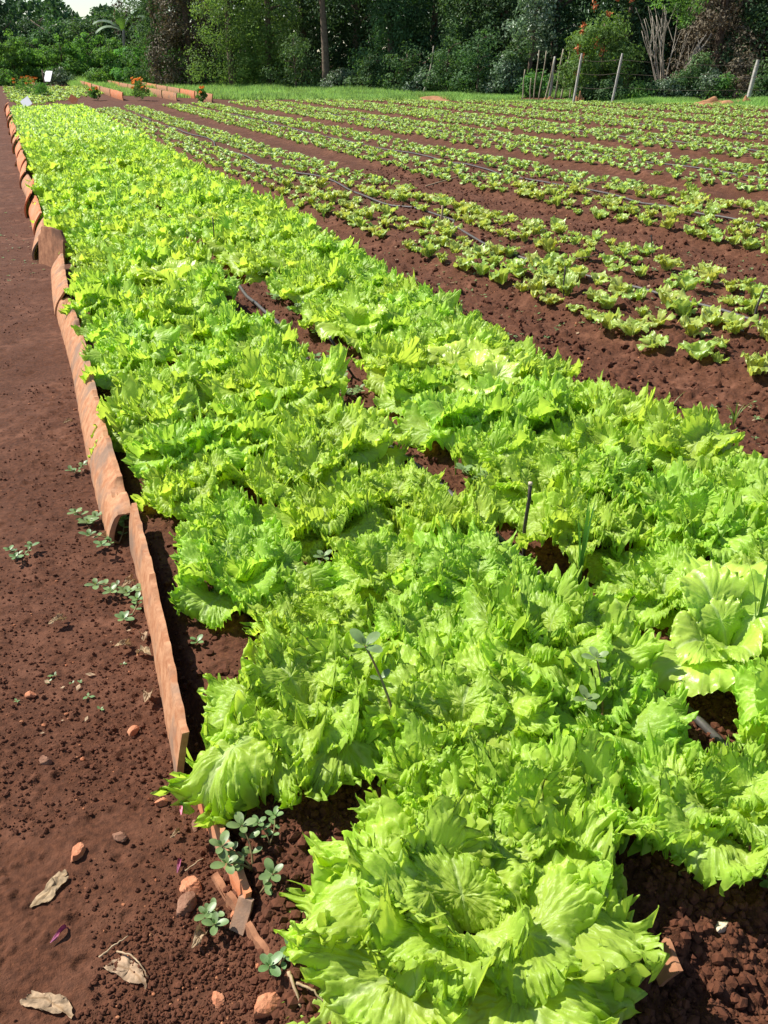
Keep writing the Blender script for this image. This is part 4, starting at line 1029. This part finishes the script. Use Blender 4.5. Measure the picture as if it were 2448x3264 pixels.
# dark wood behind everything
def forest():
    r = np.random.default_rng(77); n = 52000; v = np.array([sin(YAW), cos(YAW)]); rt = RT[:2]
    px = r.uniform(-500, 2300, n); d = np.where(px < 330, 72, np.where(px < 900, 50, 42))+r.uniform(0, 9, n)
    top = np.where(px < 330, 1, 0)
    hmax = np.where(top, 4.6+.7*fbm(px*.02, px*0, 5, 3), 8.5+1.5*fbm(px*.012, px*0, 6, 3))
    w = (px*768/1659-384)/FPX*(d*cos(PITCH)+CAM_H*sin(PITCH)); z = r.random(n)*hmax
    C = np.stack([v[0]*d+rt[0]*w, v[1]*d+rt[1]*w, z], -1)
    V = cards(r, C, .55, .2, 1.7)
    tag(link('forest', np_mesh('forest', V, np.arange(len(V)).reshape(-1, 4), np.zeros((len(V), 2))+1, False), M['f_dark']), 'dark mass of woodland behind the forest edge', 'forest', None, 'stuff')
forest()

# ------------------------------------------------------------------ far end of the mature bed: marigolds, marker, sign
def marigold(px, py, h, w, nf, label, seed):
    x, y = at(px, py, 0.); r = np.random.default_rng(seed); root = empty('marigold', (x, y, 0)); tag(root, label, 'marigold', 'orange marigold plants')
    C = crown_points(r, 1100, [(0, 0, h*.45, w*.45, w*.45, h*.35), (0, 0, h*.7, w*.35, w*.35, h*.2)], w*.14, 30); C[:, 2] = abs(C[:, 2]); V = cards(r, C, .055)
    link('foliage', np_mesh('foliage', V, np.arange(len(V)).reshape(-1, 4), np.zeros((len(V), 2))+1, False), M['f_bush'], root)
    fl = np_mesh('flower', cards(r, r.normal(size=(40, 3))*[.022, .022, .014], .04, 0), np.arange(160).reshape(-1, 4), None, False); fl.materials.append(M['flower'])
    for k in range(nf):
        a = r.uniform(0, 6.28); link('flower', fl, None, root, (cos(a)*w*.5*r.random()**.5-.1*w, sin(a)*w*.5-.2*w, h*r.uniform(.6, 1.08)))
marigold(62, 207, .60, .95, 16, 'orange marigold at the far left end of the mature bed', 1)
marigold(205, 217, .42, .40, 3, 'small marigold with few blooms between the distant tile rows', 2)
marigold(306, 218, .62, .55, 18, 'tallest orange marigold beside the middle row of distant tiles', 3)
marigold(436, 222, .42, .35, 4, 'thin marigold at the right end of the distant tiles', 4)
marigold(95, 209, .45, .7, 0, 'leafy flowerless plant beside the far left marigold', 5)

def card(name, px, py, w, h, th, z, mat, label, cat, tilt=(0, 0), rz=0, seam=False, post=None):
    x, y = at(px, py, 0.) if not isinstance(px, tuple) else px; root = empty(name, (x, y, 0), rz); tag(root, label, cat)
    mb = MB()
    def box(x0, x1, z0, z1, t0, t1):
        V = [(a, b, c) for a in (x0, x1) for b in (t0, t1) for c in (z0, z1)]
        mb.add(V, np.array([[0, 1, 3, 2], [4, 6, 7, 5], [0, 4, 5, 1], [2, 3, 7, 6], [0, 2, 6, 4], [1, 5, 7, 3]]))
    if seam: box(-w/2, -.006, z, z+h, 0, th); box(.006, w/2, z, z+h, 0, th)
    else: box(-w/2, w/2, z, z+h, 0, th)
    o = link('panel', mb.mesh('panel', False), mat, root); o.rotation_euler = (tilt[0], tilt[1], 0)
    if post:
        mb = MB(); tube(mb, np.array([(0, th+.02, -.1), (0, th+.02, z+h*.95)]), post, 8); link('post', mb.mesh('post'), M['bark'], root)
    return root
x, y = spot(97, 40); card('sign_board', (x, y), 0, .52, .44, .02, .37, M['white'], 'blank white sign board with a middle seam on a post', 'sign', tilt=(-.45, 0), rz=-YAW-.7, seam=True, post=.03)
x, y = spot(41, 25.5); card('marker_board', (x, y), 0, .26, .26, .012, .12, M['white'], 'white square marker plate standing on its corner at the bed end', 'marker plate', tilt=(-.75, radians(45)), rz=-YAW-.7)
x, y = spot(150, 25.5); card('tile_plate', (x, y), 0, .24, .20, .014, .14, M['tile_red'], 'pale orange tile plate stuck upright in the far bed', 'tile plate', tilt=(-.3, radians(28)), rz=-YAW-.3)
